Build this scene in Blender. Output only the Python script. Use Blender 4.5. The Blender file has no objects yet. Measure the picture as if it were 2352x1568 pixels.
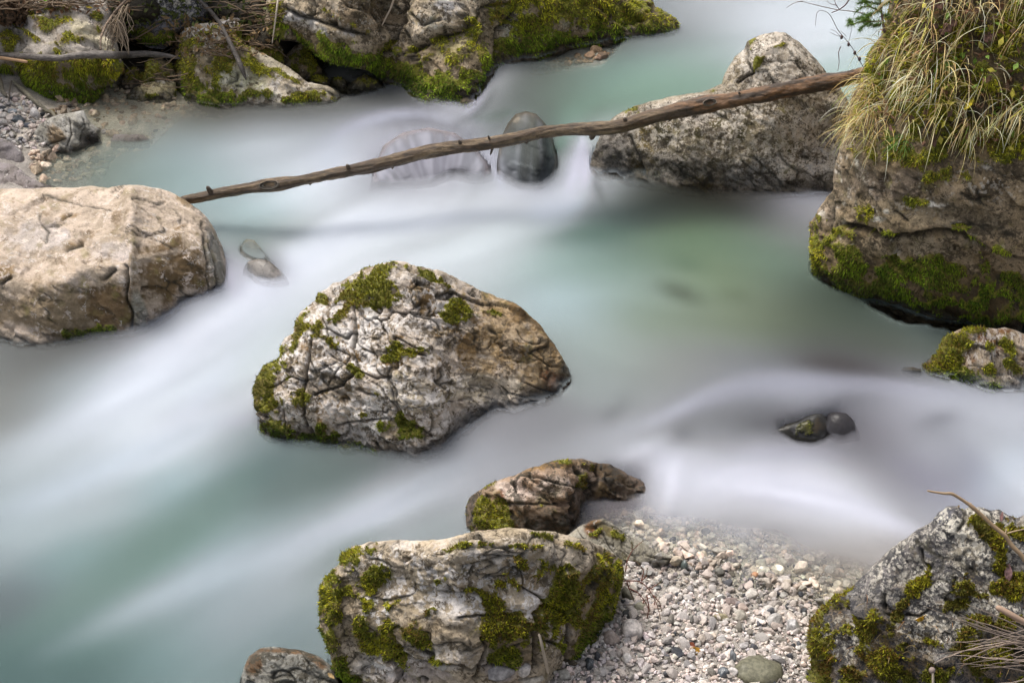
import bpy, math, random
import numpy as np
from mathutils import Vector
from mathutils.bvhtree import BVHTree

# ------------------------------------------------------------------ camera, world, sun, exposure
S = bpy.context.scene
S.render.engine = 'CYCLES'
CAM_H, PITCH, HFOV = 3.2, math.radians(35), math.radians(40)
cam_d = bpy.data.cameras.new("camera"); cam = bpy.data.objects.new("camera", cam_d)
S.collection.objects.link(cam); S.camera = cam
cam.location = (0, 0, CAM_H); cam.rotation_euler = (math.pi/2-PITCH, 0, 0)
cam_d.sensor_width = 36; cam_d.angle = HFOV; cam_d.clip_start = .05; cam_d.clip_end = 200
W = bpy.data.worlds.new("World"); S.world = W; W.use_nodes = True
_n = W.node_tree.nodes; _l = W.node_tree.links
sky = _n.new('ShaderNodeTexSky'); sky.sky_type = 'NISHITA'; sky.sun_disc = False
SUN_EL, SUN_AZ = math.radians(62), math.radians(-50)          # azimuth from +Y towards +X
sky.sun_elevation = SUN_EL; sky.sun_rotation = SUN_AZ; sky.dust_density = 4; sky.air_density = .8; sky.ozone_density = .6
_bw = _n.new('ShaderNodeRGBToBW'); _mx = _n.new('ShaderNodeMix'); _mx.data_type = 'RGBA'; _mx.inputs[0].default_value = .72     # cloud cover greys the sky
_l.new(sky.outputs[0], _bw.inputs[0]); _l.new(sky.outputs[0], _mx.inputs[6]); _l.new(_bw.outputs[0], _mx.inputs[7])
_l.new(_mx.outputs[2], _n['Background'].inputs[0]); _n['Background'].inputs[1].default_value = .135
sun_d = bpy.data.lights.new("sun", 'SUN'); sun = bpy.data.objects.new("sun", sun_d); S.collection.objects.link(sun)
sun_d.energy = 1.9; sun_d.angle = math.radians(26); sun_d.color = (1, .93, .84)
_sd = Vector((math.sin(SUN_AZ)*math.cos(SUN_EL), math.cos(SUN_AZ)*math.cos(SUN_EL), math.sin(SUN_EL)))
sun.rotation_euler = _sd.to_track_quat('Z', 'Y').to_euler()
S.view_settings.view_transform = 'Standard'; S.view_settings.look = 'None'
S.view_settings.gamma = 1; S.view_settings.exposure = 0.88
S.cycles.transparent_max_bounces = 24; S.cycles.max_bounces = 7; S.cycles.diffuse_bounces = 3
S.cycles.use_denoising = True
try: S.cycles.denoiser = 'OPENIMAGEDENOISE'
except Exception: pass
S.cycles.sample_clamp_indirect = 4

# ------------------------------------------------------------------ helpers: projection, noise
rng = np.random.default_rng(7); random.seed(7)
TH = math.tan(HFOV/2); SP, CP = math.sin(PITCH), math.cos(PITCH)
def yc(v): return -(np.asarray(v, float)-784)/1176*TH
def rays(u, v):
    x = (np.asarray(u, float)-1176)/1176*TH; y = yc(v)
    return np.stack(np.broadcast_arrays(x, CP+y*SP, -SP+y*CP), -1)
def at_t(u, v, t):
    P = rays(u, v)*np.asarray(t)[..., None]; P[..., 2] += CAM_H; return P
def at_z(u, v, z):
    y = yc(v); t = (CAM_H-np.asarray(z))/(SP-y*CP); return at_t(u, v, t)
def crop(ox, oy, f):
    def g(pts): return [tuple([ox+p[0]*f, oy+p[1]*f]+list(p[2:])) for p in pts]
    def b(blobs): return [(ox+p[0]*f, oy+p[1]*f, p[2]*f, p[3]*f)+tuple(p[4:]) for p in blobs]
    g.b = b; return g
def sc(f, pts): return [(p[0], p[1], p[2]*f) for p in pts]
c1 = crop(0, 0, .3418); c2 = crop(574.2, 0, .3662); c3 = crop(1320.7, 0, .3295); c4 = crop(1780, 0, .2563)
c5 = crop(1780, 344.5, .293); c6 = crop(0, 402, .293); c7 = crop(516.8, 545.5, .3662); c8 = crop(689, 1033.6, .3662)
d1 = crop(1320.7, 1091, .3043); d2 = crop(1780, 1091, .3044); d3 = crop(1607.8, 689, .3296); d4 = crop(0, 746.5, .524)
d6 = crop(0, 0, .1709); fr = crop(0, 0, 1)

def _h(ix, iy, iz, s):
    x = (ix.astype(np.int64)*374761393+iy.astype(np.int64)*668265263+iz.astype(np.int64)*1274126177+s*974634777) & 0xffffffff
    x = ((x ^ (x >> 13))*1274126177) & 0xffffffff
    x = ((x ^ (x >> 16))*2246822519) & 0xffffffff
    return (x ^ (x >> 15)) & 0xffffffff
def pn(P, s=0):
    P = np.asarray(P, float); i = np.floor(P).astype(np.int64); f = P-i
    w = f*f*f*(f*(f*6-15)+10); out = 0
    for dx in (0, 1):
        for dy in (0, 1):
            for dz in (0, 1):
                h = _h(i[..., 0]+dx, i[..., 1]+dy, i[..., 2]+dz, s)
                g = np.stack([(h & 255)/127.5-1, ((h >> 8) & 255)/127.5-1, ((h >> 16) & 255)/127.5-1], -1)
                d = (g*(f-np.array([dx, dy, dz]))).sum(-1)
                ww = (w[..., 0] if dx else 1-w[..., 0])*(w[..., 1] if dy else 1-w[..., 1])*(w[..., 2] if dz else 1-w[..., 2])
                out = out+d*ww
    return out*1.1
def fbm(P, s=0, o=4, r=.5):
    a, out = 1, 0
    for k in range(o): out = out+a*pn(P*2**k+17.3*k, s+k); a *= r
    return out
def worley(P, s=0):
    P = np.asarray(P, float); i = np.floor(P).astype(np.int64)
    F1 = np.full(P.shape[:-1], 9.); F2 = F1.copy(); C = np.zeros(P.shape); H = np.zeros(P.shape[:-1], np.int64)
    for dx in (-1, 0, 1):
        for dy in (-1, 0, 1):
            for dz in (-1, 0, 1):
                a, b, c = i[..., 0]+dx, i[..., 1]+dy, i[..., 2]+dz
                h = _h(a, b, c, s)
                q = np.stack([a+(h & 255)/255, b+((h >> 8) & 255)/255, c+((h >> 16) & 255)/255], -1)
                d = np.sqrt(((q-P)**2).sum(-1)); near = d < F1
                F2 = np.where(near, F1, np.minimum(F2, d)); F1 = np.where(near, d, F1)
                C = np.where(near[..., None], q, C); H = np.where(near, _h(a, b, c, s+91), H)
    n = np.stack([(H & 255)/127.5-1, ((H >> 8) & 255)/127.5-1, ((H >> 16) & 255)/127.5-1], -1)
    return F1, F2, C, n
def sm(x, a, b): t = np.clip((x-a)/(b-a), 0, 1); return t*t*(3-2*t)
def gauss(A, su, sv):
    def k1(A, s, ax):
        if s < .3: return A
        r = int(3*s)+1; k = np.exp(-np.arange(-r, r+1)**2/(2*s*s)); k /= k.sum()
        pad = [(0, 0)]*A.ndim; pad[ax] = (r, r); B = np.pad(A, pad, mode='edge')
        return sum(k[j]*np.take(B, range(j, j+A.shape[ax]), ax) for j in range(2*r+1))
    return k1(k1(A, sv, 0), su, 1)
def seg_dist(U, V, pts, closed=False, width=None):
    best = np.full(np.shape(U), 1e9); pu = np.zeros(np.shape(U)); pv = pu.copy(); q = list(pts)+([pts[0]] if closed else [])
    for (a, b) in zip(q[:-1], q[1:]):
        dx, dy = b[0]-a[0], b[1]-a[1]; L = dx*dx+dy*dy+1e-9
        t = np.clip(((U-a[0])*dx+(V-a[1])*dy)/L, 0, 1)
        x, y = a[0]+t*dx, a[1]+t*dy; d = np.hypot(U-x, V-y); m = d < best
        best = np.where(m, d, best); pu = np.where(m, x, pu); pv = np.where(m, y, pv)
    return best, pu, pv
def inside(U, V, poly):
    r = np.zeros(np.shape(U), bool); n = len(poly)
    for i in range(n):
        x1, y1 = poly[i][:2]; x2, y2 = poly[(i+1) % n][:2]
        if y1 == y2: continue
        r ^= ((y1 > V) != (y2 > V)) & (U < (x2-x1)*(V-y1)/(y2-y1)+x1)
    return r
def blobmask(U, V, blobs):
    m = np.zeros(np.shape(U))
    for b in blobs:
        cu, cv, ru, rv = b[:4]; rot = math.radians(b[4]) if len(b) > 4 else 0; st = b[5] if len(b) > 5 else 1
        x, y = U-cu, V-cv; X = (x*math.cos(rot)+y*math.sin(rot))/ru; Y = (-x*math.sin(rot)+y*math.cos(rot))/rv
        m = np.maximum(m, st*np.clip(1.5-np.hypot(X, Y), 0, 1.2))
    return m
def shepard(U, V, pts, vals, p=3.2):
    pts = np.array(pts, float); vals = np.array(vals, float); num = 0; den = 0
    for q, w in zip(pts, vals):
        k = 1/(((U-q[0])**2+((V-q[1])*1.25)**2)+60)**(p/2)
        num = num+(k[..., None]*w if w.ndim else k*w); den = den+k
    return num/(den[..., None] if vals.ndim > 1 else den)
def lin(c):
    c = np.array(c, float)/255; return np.where(c < .04045, c/12.92, ((c+.055)/1.055)**2.4)

# ------------------------------------------------------------------ helpers: objects
def tag(o, label=None, cat=None, group=None, kind=None):
    if label: o['label'] = label
    if cat: o['category'] = cat
    if group: o['group'] = group
    if kind: o['kind'] = kind
    return o
def mk(name, verts, faces, mat, parent=None, attrs=None, smooth=True, link=True):
    """faces: list of int arrays (n,3)/(n,4)"""
    verts = np.asarray(verts, np.float32).reshape(-1, 3); me = bpy.data.meshes.new(name)
    me.vertices.add(len(verts)); me.vertices.foreach_set('co', verts.ravel())
    if not isinstance(faces, list): faces = [faces]
    faces = [np.asarray(f, np.int32) for f in faces if len(f)]
    lp = np.concatenate([f.ravel() for f in faces]); tot = np.concatenate([np.full(len(f), f.shape[1], np.int32) for f in faces])
    st = np.concatenate([[0], np.cumsum(tot)[:-1]]).astype(np.int32)
    me.loops.add(len(lp)); me.loops.foreach_set('vertex_index', lp)
    me.polygons.add(len(tot)); me.polygons.foreach_set('loop_start', st)
    me.update(calc_edges=True)
    me.polygons.foreach_set('use_smooth', np.full(len(tot), smooth)); me.validate()
    for k, a in (attrs or {}).items():
        a = np.asarray(a, np.float32)
        if a.ndim == 2:
            at = me.attributes.new(k, 'FLOAT_COLOR', 'POINT')
            if a.shape[1] == 3: a = np.concatenate([a, np.ones((len(a), 1), np.float32)], 1)
            at.data.foreach_set('color', a.ravel())
        else:
            at = me.attributes.new(k, 'FLOAT', 'POINT'); at.data.foreach_set('value', a)
    me.materials.append(mat); o = bpy.data.objects.new(name, me)
    if link: S.collection.objects.link(o)
    if parent is not None: o.parent = parent
    return o

class NT:
    def __init__(s, name):
        s.m = bpy.data.materials.new(name); s.m.use_nodes = True; s.t = s.m.node_tree; s.n = s.t.nodes; s.n.clear()
        s.out = s.n.new('ShaderNodeOutputMaterial')
    def new(s, kind, ins=None, **kw):
        nd = s.n.new('ShaderNode'+kind)
        for k, v in kw.items(): setattr(nd, k, v)
        for k, v in (ins or {}).items():
            if isinstance(v, bpy.types.NodeSocket): s.t.links.new(v, nd.inputs[k])
            elif v is not None: nd.inputs[k].default_value = v
        return nd
    def attr(s, a, out='Color'): return s.new('Attribute', attribute_name=a).outputs[out]
    def noise(s, co, sc, det=6, ro=.6, dist=0): return s.new('TexNoise', {'Vector': co, 'Scale': sc, 'Detail': det, 'Roughness': ro, 'Distortion': dist}).outputs['Fac']
    def ramp(s, f, a, b, lo=0., hi=1.): return s.new('MapRange', {'Value': f, 'From Min': a, 'From Max': b, 'To Min': lo, 'To Max': hi}, interpolation_type='SMOOTHSTEP').outputs[0]
    def math(s, op, a, b=None): return s.new('Math', {0: a, 1: b}, operation=op).outputs[0]
    def mix(s, f, a, b, mode='MIX'):
        nd = s.n.new('ShaderNodeMix'); nd.data_type = 'RGBA'; nd.blend_type = mode
        for k, v in ((0, f), (6, a), (7, b)):
            if isinstance(v, bpy.types.NodeSocket): s.t.links.new(v, nd.inputs[k])
            else: nd.inputs[k].default_value = v if k == 0 else (tuple(v)+(1,))[:4]
        return nd.outputs[2]
    def done(s, sh): s.t.links.new(sh, s.out.inputs['Surface']); return s.m

def rock_mat(name, bump=1., fleck=0, fsc=80, lich=.4, dark=.4, lc=(.50, .48, .44), dc=(.035, .03, .025), sc=1., vein=0, grain=.5, wetall=0, stretch=(1, 1, 1), rough=.8):
    k = NT(name); co = k.new('Mapping', {'Vector': k.new('TexCoord').outputs['Object'], 'Scale': stretch}).outputs[0]
    base = k.attr('col'); n1 = k.noise(co, 7*sc, 8, .65, .6); n2 = k.noise(co, 34*sc, 8, .7, .4); n3 = k.noise(co, 130*sc, 5, .7)
    c = k.mix(1, base, k.new('CombineColor', {0: k.ramp(n1, .3, .72, .95, 1.75), 1: k.ramp(n1, .3, .72, .88, 1.66), 2: k.ramp(n1, .3, .72, .74, 1.58)}).outputs[0], 'MULTIPLY')
    lm = k.math('MULTIPLY', k.ramp(k.math('ADD', k.math('MULTIPLY', n2, .6), k.math('MULTIPLY', k.noise(co, 10*sc, 4, .6, 1.2), .4)), .62-.2*lich, .66-.2*lich), min(1, .45+lich))
    lm = k.math('MULTIPLY', lm, k.attr('lich', 'Fac'))
    c = k.mix(lm, c, lc)
    dm = k.math('MULTIPLY', k.ramp(k.math('ADD', k.math('MULTIPLY', k.noise(co, 50*sc, 7, .75, .5), .6), k.math('MULTIPLY', k.noise(co, 12*sc, 5, .6), .4)), .615-.18*dark, .65-.18*dark), .88)
    c = k.mix(dm, c, dc)
    g = k.ramp(n3, .25, .75, 1-.5*grain, 1+.45*grain)
    c = k.mix(1, c, k.new('CombineColor', {0: g, 1: g, 2: g}).outputs[0], 'MULTIPLY')
    if vein:
        w = k.new('Mapping', {'Vector': co, 'Rotation': (0, .3, .5), 'Scale': (1, 2.2, 2.2)}).outputs[0]
        wn = k.new('TexNoise', {'Vector': w, 'Scale': 3.5, 'Detail': 7., 'Roughness': .62, 'Distortion': .7}).outputs['Fac']
        vm = k.ramp(k.math('ABSOLUTE', k.math('SUBTRACT', wn, .5)), 0, .006, 1, 0)
        vm = k.math('MULTIPLY', k.math('MULTIPLY', vm, k.ramp(k.noise(co, 9, 3, .6), .47, .56)), vein)
        c = k.mix(vm, c, (.75, .72, .70))
    if fleck:
        wob = k.new('VectorMath', {0: co, 1: k.new('VectorMath', {0: k.new('TexNoise', {'Vector': co, 'Scale': fsc*1.3, 'Detail': 3.}).outputs['Color'], 'Scale': .016}, operation='SCALE').outputs[0]}, operation='ADD').outputs[0]
        vd = k.new('TexVoronoi', {'Vector': wob, 'Scale': float(fsc), 'Randomness': 1.}).outputs['Distance']
        lim = k.ramp(k.noise(co, 9, 5, .65, .8), .38, .66, .0, .55); fm = k.math('MULTIPLY', k.ramp(k.math('SUBTRACT', lim, vd), -.02, .05), fleck)
        c = k.mix(k.math('MULTIPLY', fm, k.attr('lich', 'Fac')), c, lc)
    c = k.mix(k.math('MULTIPLY', k.attr('crack', 'Fac'), k.ramp(n2, .3, .6, .5, 1)), c, (.03, .026, .016))
    mo = k.mix(k.ramp(n2, .35, .62), (.075, .08, .014), (.25, .24, .03))
    mo = k.mix(k.math('MULTIPLY', k.ramp(n1, .45, .6), .6), mo, (.13, .085, .025))
    mfac = k.ramp(k.math('ADD', k.attr('moss', 'Fac'), k.math('MULTIPLY', k.math('SUBTRACT', n2, .5), 1.5)), .32, .66)
    c = k.mix(mfac, c, mo)
    wet = k.attr('wet', 'Fac') if not wetall else k.math('MAXIMUM', k.attr('wet', 'Fac'), wetall)
    wd = k.ramp(wet, 0, 1, 1, .36)
    c = k.mix(1, c, k.new('CombineColor', {0: wd, 1: wd, 2: wd}).outputs[0], 'MULTIPLY')
    ht = k.math('ADD', k.math('MULTIPLY', n1, .5), k.math('ADD', k.math('MULTIPLY', n2, .36), k.math('MULTIPLY', n3, .16)))
    b = k.new('Bump', {'Height': ht, 'Strength': bump, 'Distance': .032}).outputs[0]
    p = k.new('BsdfPrincipled', {'Base Color': c, 'Roughness': k.ramp(wet, 0, 1, rough, .3), 'Normal': b, 'Specular IOR Level': .4})
    return k.done(p.outputs[0])
def attr_mat(name, rough=.7, sss=0, trans=0, bump=None, mult=1, spec=.3):
    k = NT(name); c = k.attr('col')
    co = k.new('TexCoord').outputs['Object']
    kw = {'Roughness': rough, 'Specular IOR Level': spec}
    if bump:
        n = k.noise(co, bump[0], 6, .65); kw['Normal'] = k.new('Bump', {'Height': n, 'Strength': .8, 'Distance': bump[1]}).outputs[0]
        g = k.ramp(n, .3, .7, .6, 1.35); c = k.mix(1, c, k.new('CombineColor', {0: g, 1: g, 2: g}).outputs[0], 'MULTIPLY')
    kw['Base Color'] = c; p = k.new('BsdfPrincipled', kw).outputs[0]
    if trans:
        t = k.new('BsdfTranslucent', {'Color': c}).outputs[0]; p = k.new('MixShader', {0: trans, 1: p, 2: t}).outputs[0]
    return k.done(p)
M_moss = attr_mat('moss_tufts', .85, trans=.25, spec=.15)
M_blade = attr_mat('grass_blades', .6, trans=.3)
M_leaf = attr_mat('leaf', .55, trans=.25, bump=(90, .002))
M_pebble = attr_mat('pebble_stone', .6, bump=(70, .004))

# ------------------------------------------------------------------ the stream: levels, bed, water
ZW = [(-900, -500, .1), (300, -300, .12), (1300, -700, .42), (1700, -300, .33), (2300, -300, .34), (1700, -60, .26), (1900, 60, .24), (1500, 60, .25), (1650, 150, .22), (1900, 200, .22), (2200, 150, .22),
      (1350, 180, .21), (1450, 230, .20), (1250, 210, .19), (1600, 270, .20), (1180, 235, .18), (1300, 290, .18), (1370, 300, .18), (1160, 190, .20), (1150, 215, .17), (1085, 245, .07), (1100, 285, .10),
      (1340, 340, .14), (1330, 385, .05), (1330, 435, .0), (1200, 280, .20), (1220, 330, .17), (1240, 390, .06), (1240, 440, 0), (1150, 330, .11), (1130, 390, .03), (1170, 440, 0), (1400, 470, 0),
      (950, 290, .10), (850, 300, .075), (1020, 310, .11), (900, 350, .08), (1050, 370, .09), (960, 420, .01), (780, 320, .04), (1100, 430, .0), (850, 430, 0),
      (950, 240, .05), (750, 240, .05), (500, 260, .05), (250, 260, .05), (100, 380, .045), (350, 350, .045), (600, 340, .04), (450, 420, .03), (-400, 300, .06),
      (700, 470, 0), (1000, 500, 0), (1250, 520, 0), (600, 560, -.01), (900, 580, 0), (1400, 600, 0), (1700, 500, 0), (1850, 470, .02), (1700, 650, 0), (1500, 750, 0), (1850, 700, 0), (2100, 760, 0), (2300, 800, 0), (2700, 800, 0),
      (1700, 830, 0), (1400, 850, 0), (2000, 850, -.005), (1900, 880, -.02), (2150, 900, -.03), (1700, 900, -.04), (2300, 930, -.05), (2700, 950, -.05), (1550, 930, -.04), (1350, 920, -.02),
      (1650, 980, -.09), (1950, 1010, -.11), (2200, 1050, -.13), (2500, 1060, -.13), (1450, 1010, -.10), (1250, 980, -.06), (1600, 1080, -.16), (1900, 1100, -.17), (2200, 1150, -.18), (1150, 1040, -.10),
      (1300, 1000, -.075), (1500, 1130, -.17), (1700, 1250, -.176), (2000, 1250, -.176), (1450, 1250, -.176), (1900, 1400, -.176), (2600, 1300, -.19), (1600, 1500, -.176), (1020, 1100, -.16),
      (650, 650, -.02), (550, 750, -.04), (500, 620, -.0), (400, 830, -.08), (550, 900, -.09), (200, 860, -.1), (0, 900, -.12), (-400, 900, -.14), (600, 1040, -.15), (300, 1050, -.16), (0, 1150, -.18), (800, 1120, -.17), (1000, 1200, -.2),
      (700, 1250, -.22), (400, 1250, -.22), (0, 1400, -.24), (600, 1450, -.25), (300, 1560, -.26), (-400, 1500, -.27), (700, 1800, -.3), (0, 2000, -.32), (1500, 1900, -.25), (2400, 1900, -.2)]
ZB = [(-900, -500, 1.3), (-300, -300, 1.2), (300, -300, 1.1), (900, -300, .9), (1300, -700, .6), (1700, -300, .0), (2300, -300, .1), (2900, -300, .8), (2600, 300, .5), (2500, 600, .0),
      (0, 0, .5), (300, 0, .45), (550, 0, .42), (900, 0, .4), (1300, 0, .4), (0, 120, .2), (300, 130, .12), (500, 120, .2), (620, 60, .33), (700, 100, .12), (800, 120, .06), (850, 150, .045), (300, 185, .06), (450, 180, .07), (760, 185, .03),
      (250, 215, .02), (400, 230, .02), (550, 250, -.03), (700, 240, -.05), (850, 230, -.06), (950, 260, -.15), (1100, 330, -.2), (300, 265, .02), (500, 290, -.05), (700, 300, -.12), (200, 330, .01), (330, 320, -.01), (150, 380, .0), (300, 390, -.05), (450, 380, -.15), (600, 360, -.2),
      (0, 200, .14), (60, 240, .12), (0, 290, .14), (60, 300, .11), (105, 262, .075), (130, 250, .06), (95, 330, .08), (-100, 300, .16), (-400, 300, .3), (-900, 300, .6), (0, 400, .08), (150, 300, .02), (-600, 900, 0),
      (1500, 100, 0), (1800, 100, -.1), (1500, 200, -.1), (1300, 170, .16), (1380, 130, .2), (1250, 200, .1), (1900, 300, -.1), (1300, 300, -.1),
      (700, 500, -.4), (1200, 500, -.4), (1700, 500, -.3), (1700, 650, -.35), (1400, 800, -.4), (2000, 750, -.3), (2300, 800, -.2), (2700, 900, .1), (900, 700, -.5), (500, 700, -.5), (200, 950, -.4), (0, 900, -.3), (400, 1100, -.6), (0, 1300, -.6), (600, 1400, -.6),
      (1000, 1050, -.4), (1300, 1000, -.35), (1600, 950, -.3), (1900, 950, -.25), (2300, 950, -.25), (1600, 1080, -.32), (2000, 1120, -.35), (2400, 1100, -.3), (1000, 1200, -.45),
      (1350, 1160, -.22), (1450, 1160, -.235), (1550, 1180, -.25), (1700, 1200, -.27), (1900, 1240, -.29), (2100, 1280, -.26), (1400, 1210, -.205), (1480, 1235, -.195), (1600, 1255, -.205), (1750, 1290, -.215), (1900, 1330, -.22), (1300, 1230, -.18),
      (1420, 1275, -.165), (1560, 1290, -.17), (1650, 1315, -.17), (1750, 1345, -.17), (1850, 1370, -.17), (1950, 1390, -.165), (1450, 1320, -.14), (1600, 1380, -.12), (1800, 1440, -.12), (1350, 1350, -.12), (1550, 1460, -.08), (1750, 1530, -.07), (1400, 1480, -.07), (1300, 1540, -.05), (1650, 1600, -.03), (1250, 1800, .05), (1900, 1800, .1), (2300, 1500, -.05), (2500, 1900, .2),
      (1100, 1500, -.2), (850, 1600, -.35), (700, 1560, -.5), (300, 1700, -.6), (0, 1600, -.6), (700, 1900, -.3), (-400, 1700, -.4)]
zw_p = [p[:2] for p in ZW]; zw_v = [p[2] for p in ZW]; zb_p = [p[:2] for p in ZB]; zb_v = [p[2] for p in ZB]
def grid_field(pts, vals, u0, u1, v0, v1, st, s, p=3.2):
    us = np.arange(u0, u1+1, st); vs = np.arange(v0, v1+1, st); U, V = np.meshgrid(us, vs)
    return us, vs, U, V, gauss(shepard(U, V, pts, vals, p), s, s)
GU, GV, _, _, GW = grid_field(zw_p, zw_v, -900, 3200, -560, 2100, 10, 2.3, 4.2)
_, _, _, _, GB = grid_field(zb_p, zb_v, -900, 3200, -560, 2100, 10, 1.5, 4.0)
def bil(us, vs, G, u, v):
    x = np.clip((np.asarray(u, float)-us[0])/(us[1]-us[0]), 0, len(us)-1.001); y = np.clip((np.asarray(v, float)-vs[0])/(vs[1]-vs[0]), 0, len(vs)-1.001)
    i = x.astype(int); j = y.astype(int); fx = x-i; fy = y-j
    if G.ndim == 3: fx = fx[..., None]; fy = fy[..., None]
    return (G[j, i]*(1-fx)+G[j, i+1]*fx)*(1-fy)+(G[j+1, i]*(1-fx)+G[j+1, i+1]*fx)*fy
def zwater(u, v): return bil(GU, GV, GW, u, v)
def zbed(u, v): return bil(GU, GV, GB, u, v)
def grid_mesh(U, V, P):
    nv, nu = U.shape; idx = np.arange(nu*nv).reshape(nv, nu)
    return P.reshape(-1, 3), np.stack([idx[:-1, :-1], idx[1:, :-1], idx[1:, 1:], idx[:-1, 1:]], -1).reshape(-1, 4)

# bed (gravel, sand, dark bank soil)
def build_bed():
    us = np.arange(-900, 3201, 8); vs = np.arange(-480, 2101, 8); U, V = np.meshgrid(us, vs)
    Z = zbed(U, V); P = at_z(U, V, Z); P[..., 2] += .012*fbm(P*9, 3, 4)*sm(U*0+1, 0, 1)
    for _ in range(1): pass
    pool_ = blobmask(U, V, [(300, 270, 260, 90), (650, 250, 260, 50), (1700, 1260, 340, 90, 15)]).clip(0, 1)[..., None]; col = np.ones(U.shape+(3,))*np.array([.44, .40, .36])*(1-pool_)+np.array([.70, .62, .50])*pool_
    dark = sm(V, 210, 150)*sm(U, 1350, 1100)*(1-blobmask(U, V, [(40, 190, 90, 25)]).clip(0, 1))
    dark = np.maximum(dark, sm(U, 1960, 2100)*sm(V, 900, 700))
    soil = np.array([.045, .036, .022])
    col = col*(1-dark[..., None])+soil*dark[..., None]
    brown = blobmask(U, V, [(800, 255, 200, 40, 0, .9), (900, 260, 120, 50, 0, 1)]).clip(0, 1)[..., None]
    col = col*(1-brown)+np.array([.13, .115, .085])*brown
    col *= (.75+.5*(fbm(P*14, 11, 4)+.5))[..., None]
    v_, f_ = grid_mesh(U, V, P)
    k = NT('bed_sand'); co = k.new('TexCoord').outputs['Object']; c = k.attr('col')
    n = k.noise(co, 60, 8, .7); n2 = k.noise(co, 220, 4, .7)
    g = k.ramp(k.math('ADD', k.math('MULTIPLY', n, .5), k.math('MULTIPLY', n2, .5)), .35, .65, .55, 1.3)
    c = k.mix(1, c, k.new('CombineColor', {0: g, 1: g, 2: g}).outputs[0], 'MULTIPLY')
    b = k.new('Bump', {'Height': k.math('ADD', n, n2), 'Strength': 1., 'Distance': .01}).outputs[0]
    m = k.done(k.new('BsdfPrincipled', {'Base Color': c, 'Roughness': .85, 'Normal': b}).outputs[0])
    return tag(mk('riverbed', v_, f_, m, attrs={'col': col.reshape(-1, 3)}), kind='structure'), v_, f_
bed, bedV, bedF = build_bed()
bedBVH = BVHTree.FromPolygons([tuple(map(float, p)) for p in bedV], bedF.tolist())
SOLIDS = []      # (verts, faces) of every rock front, for depth tests

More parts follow.
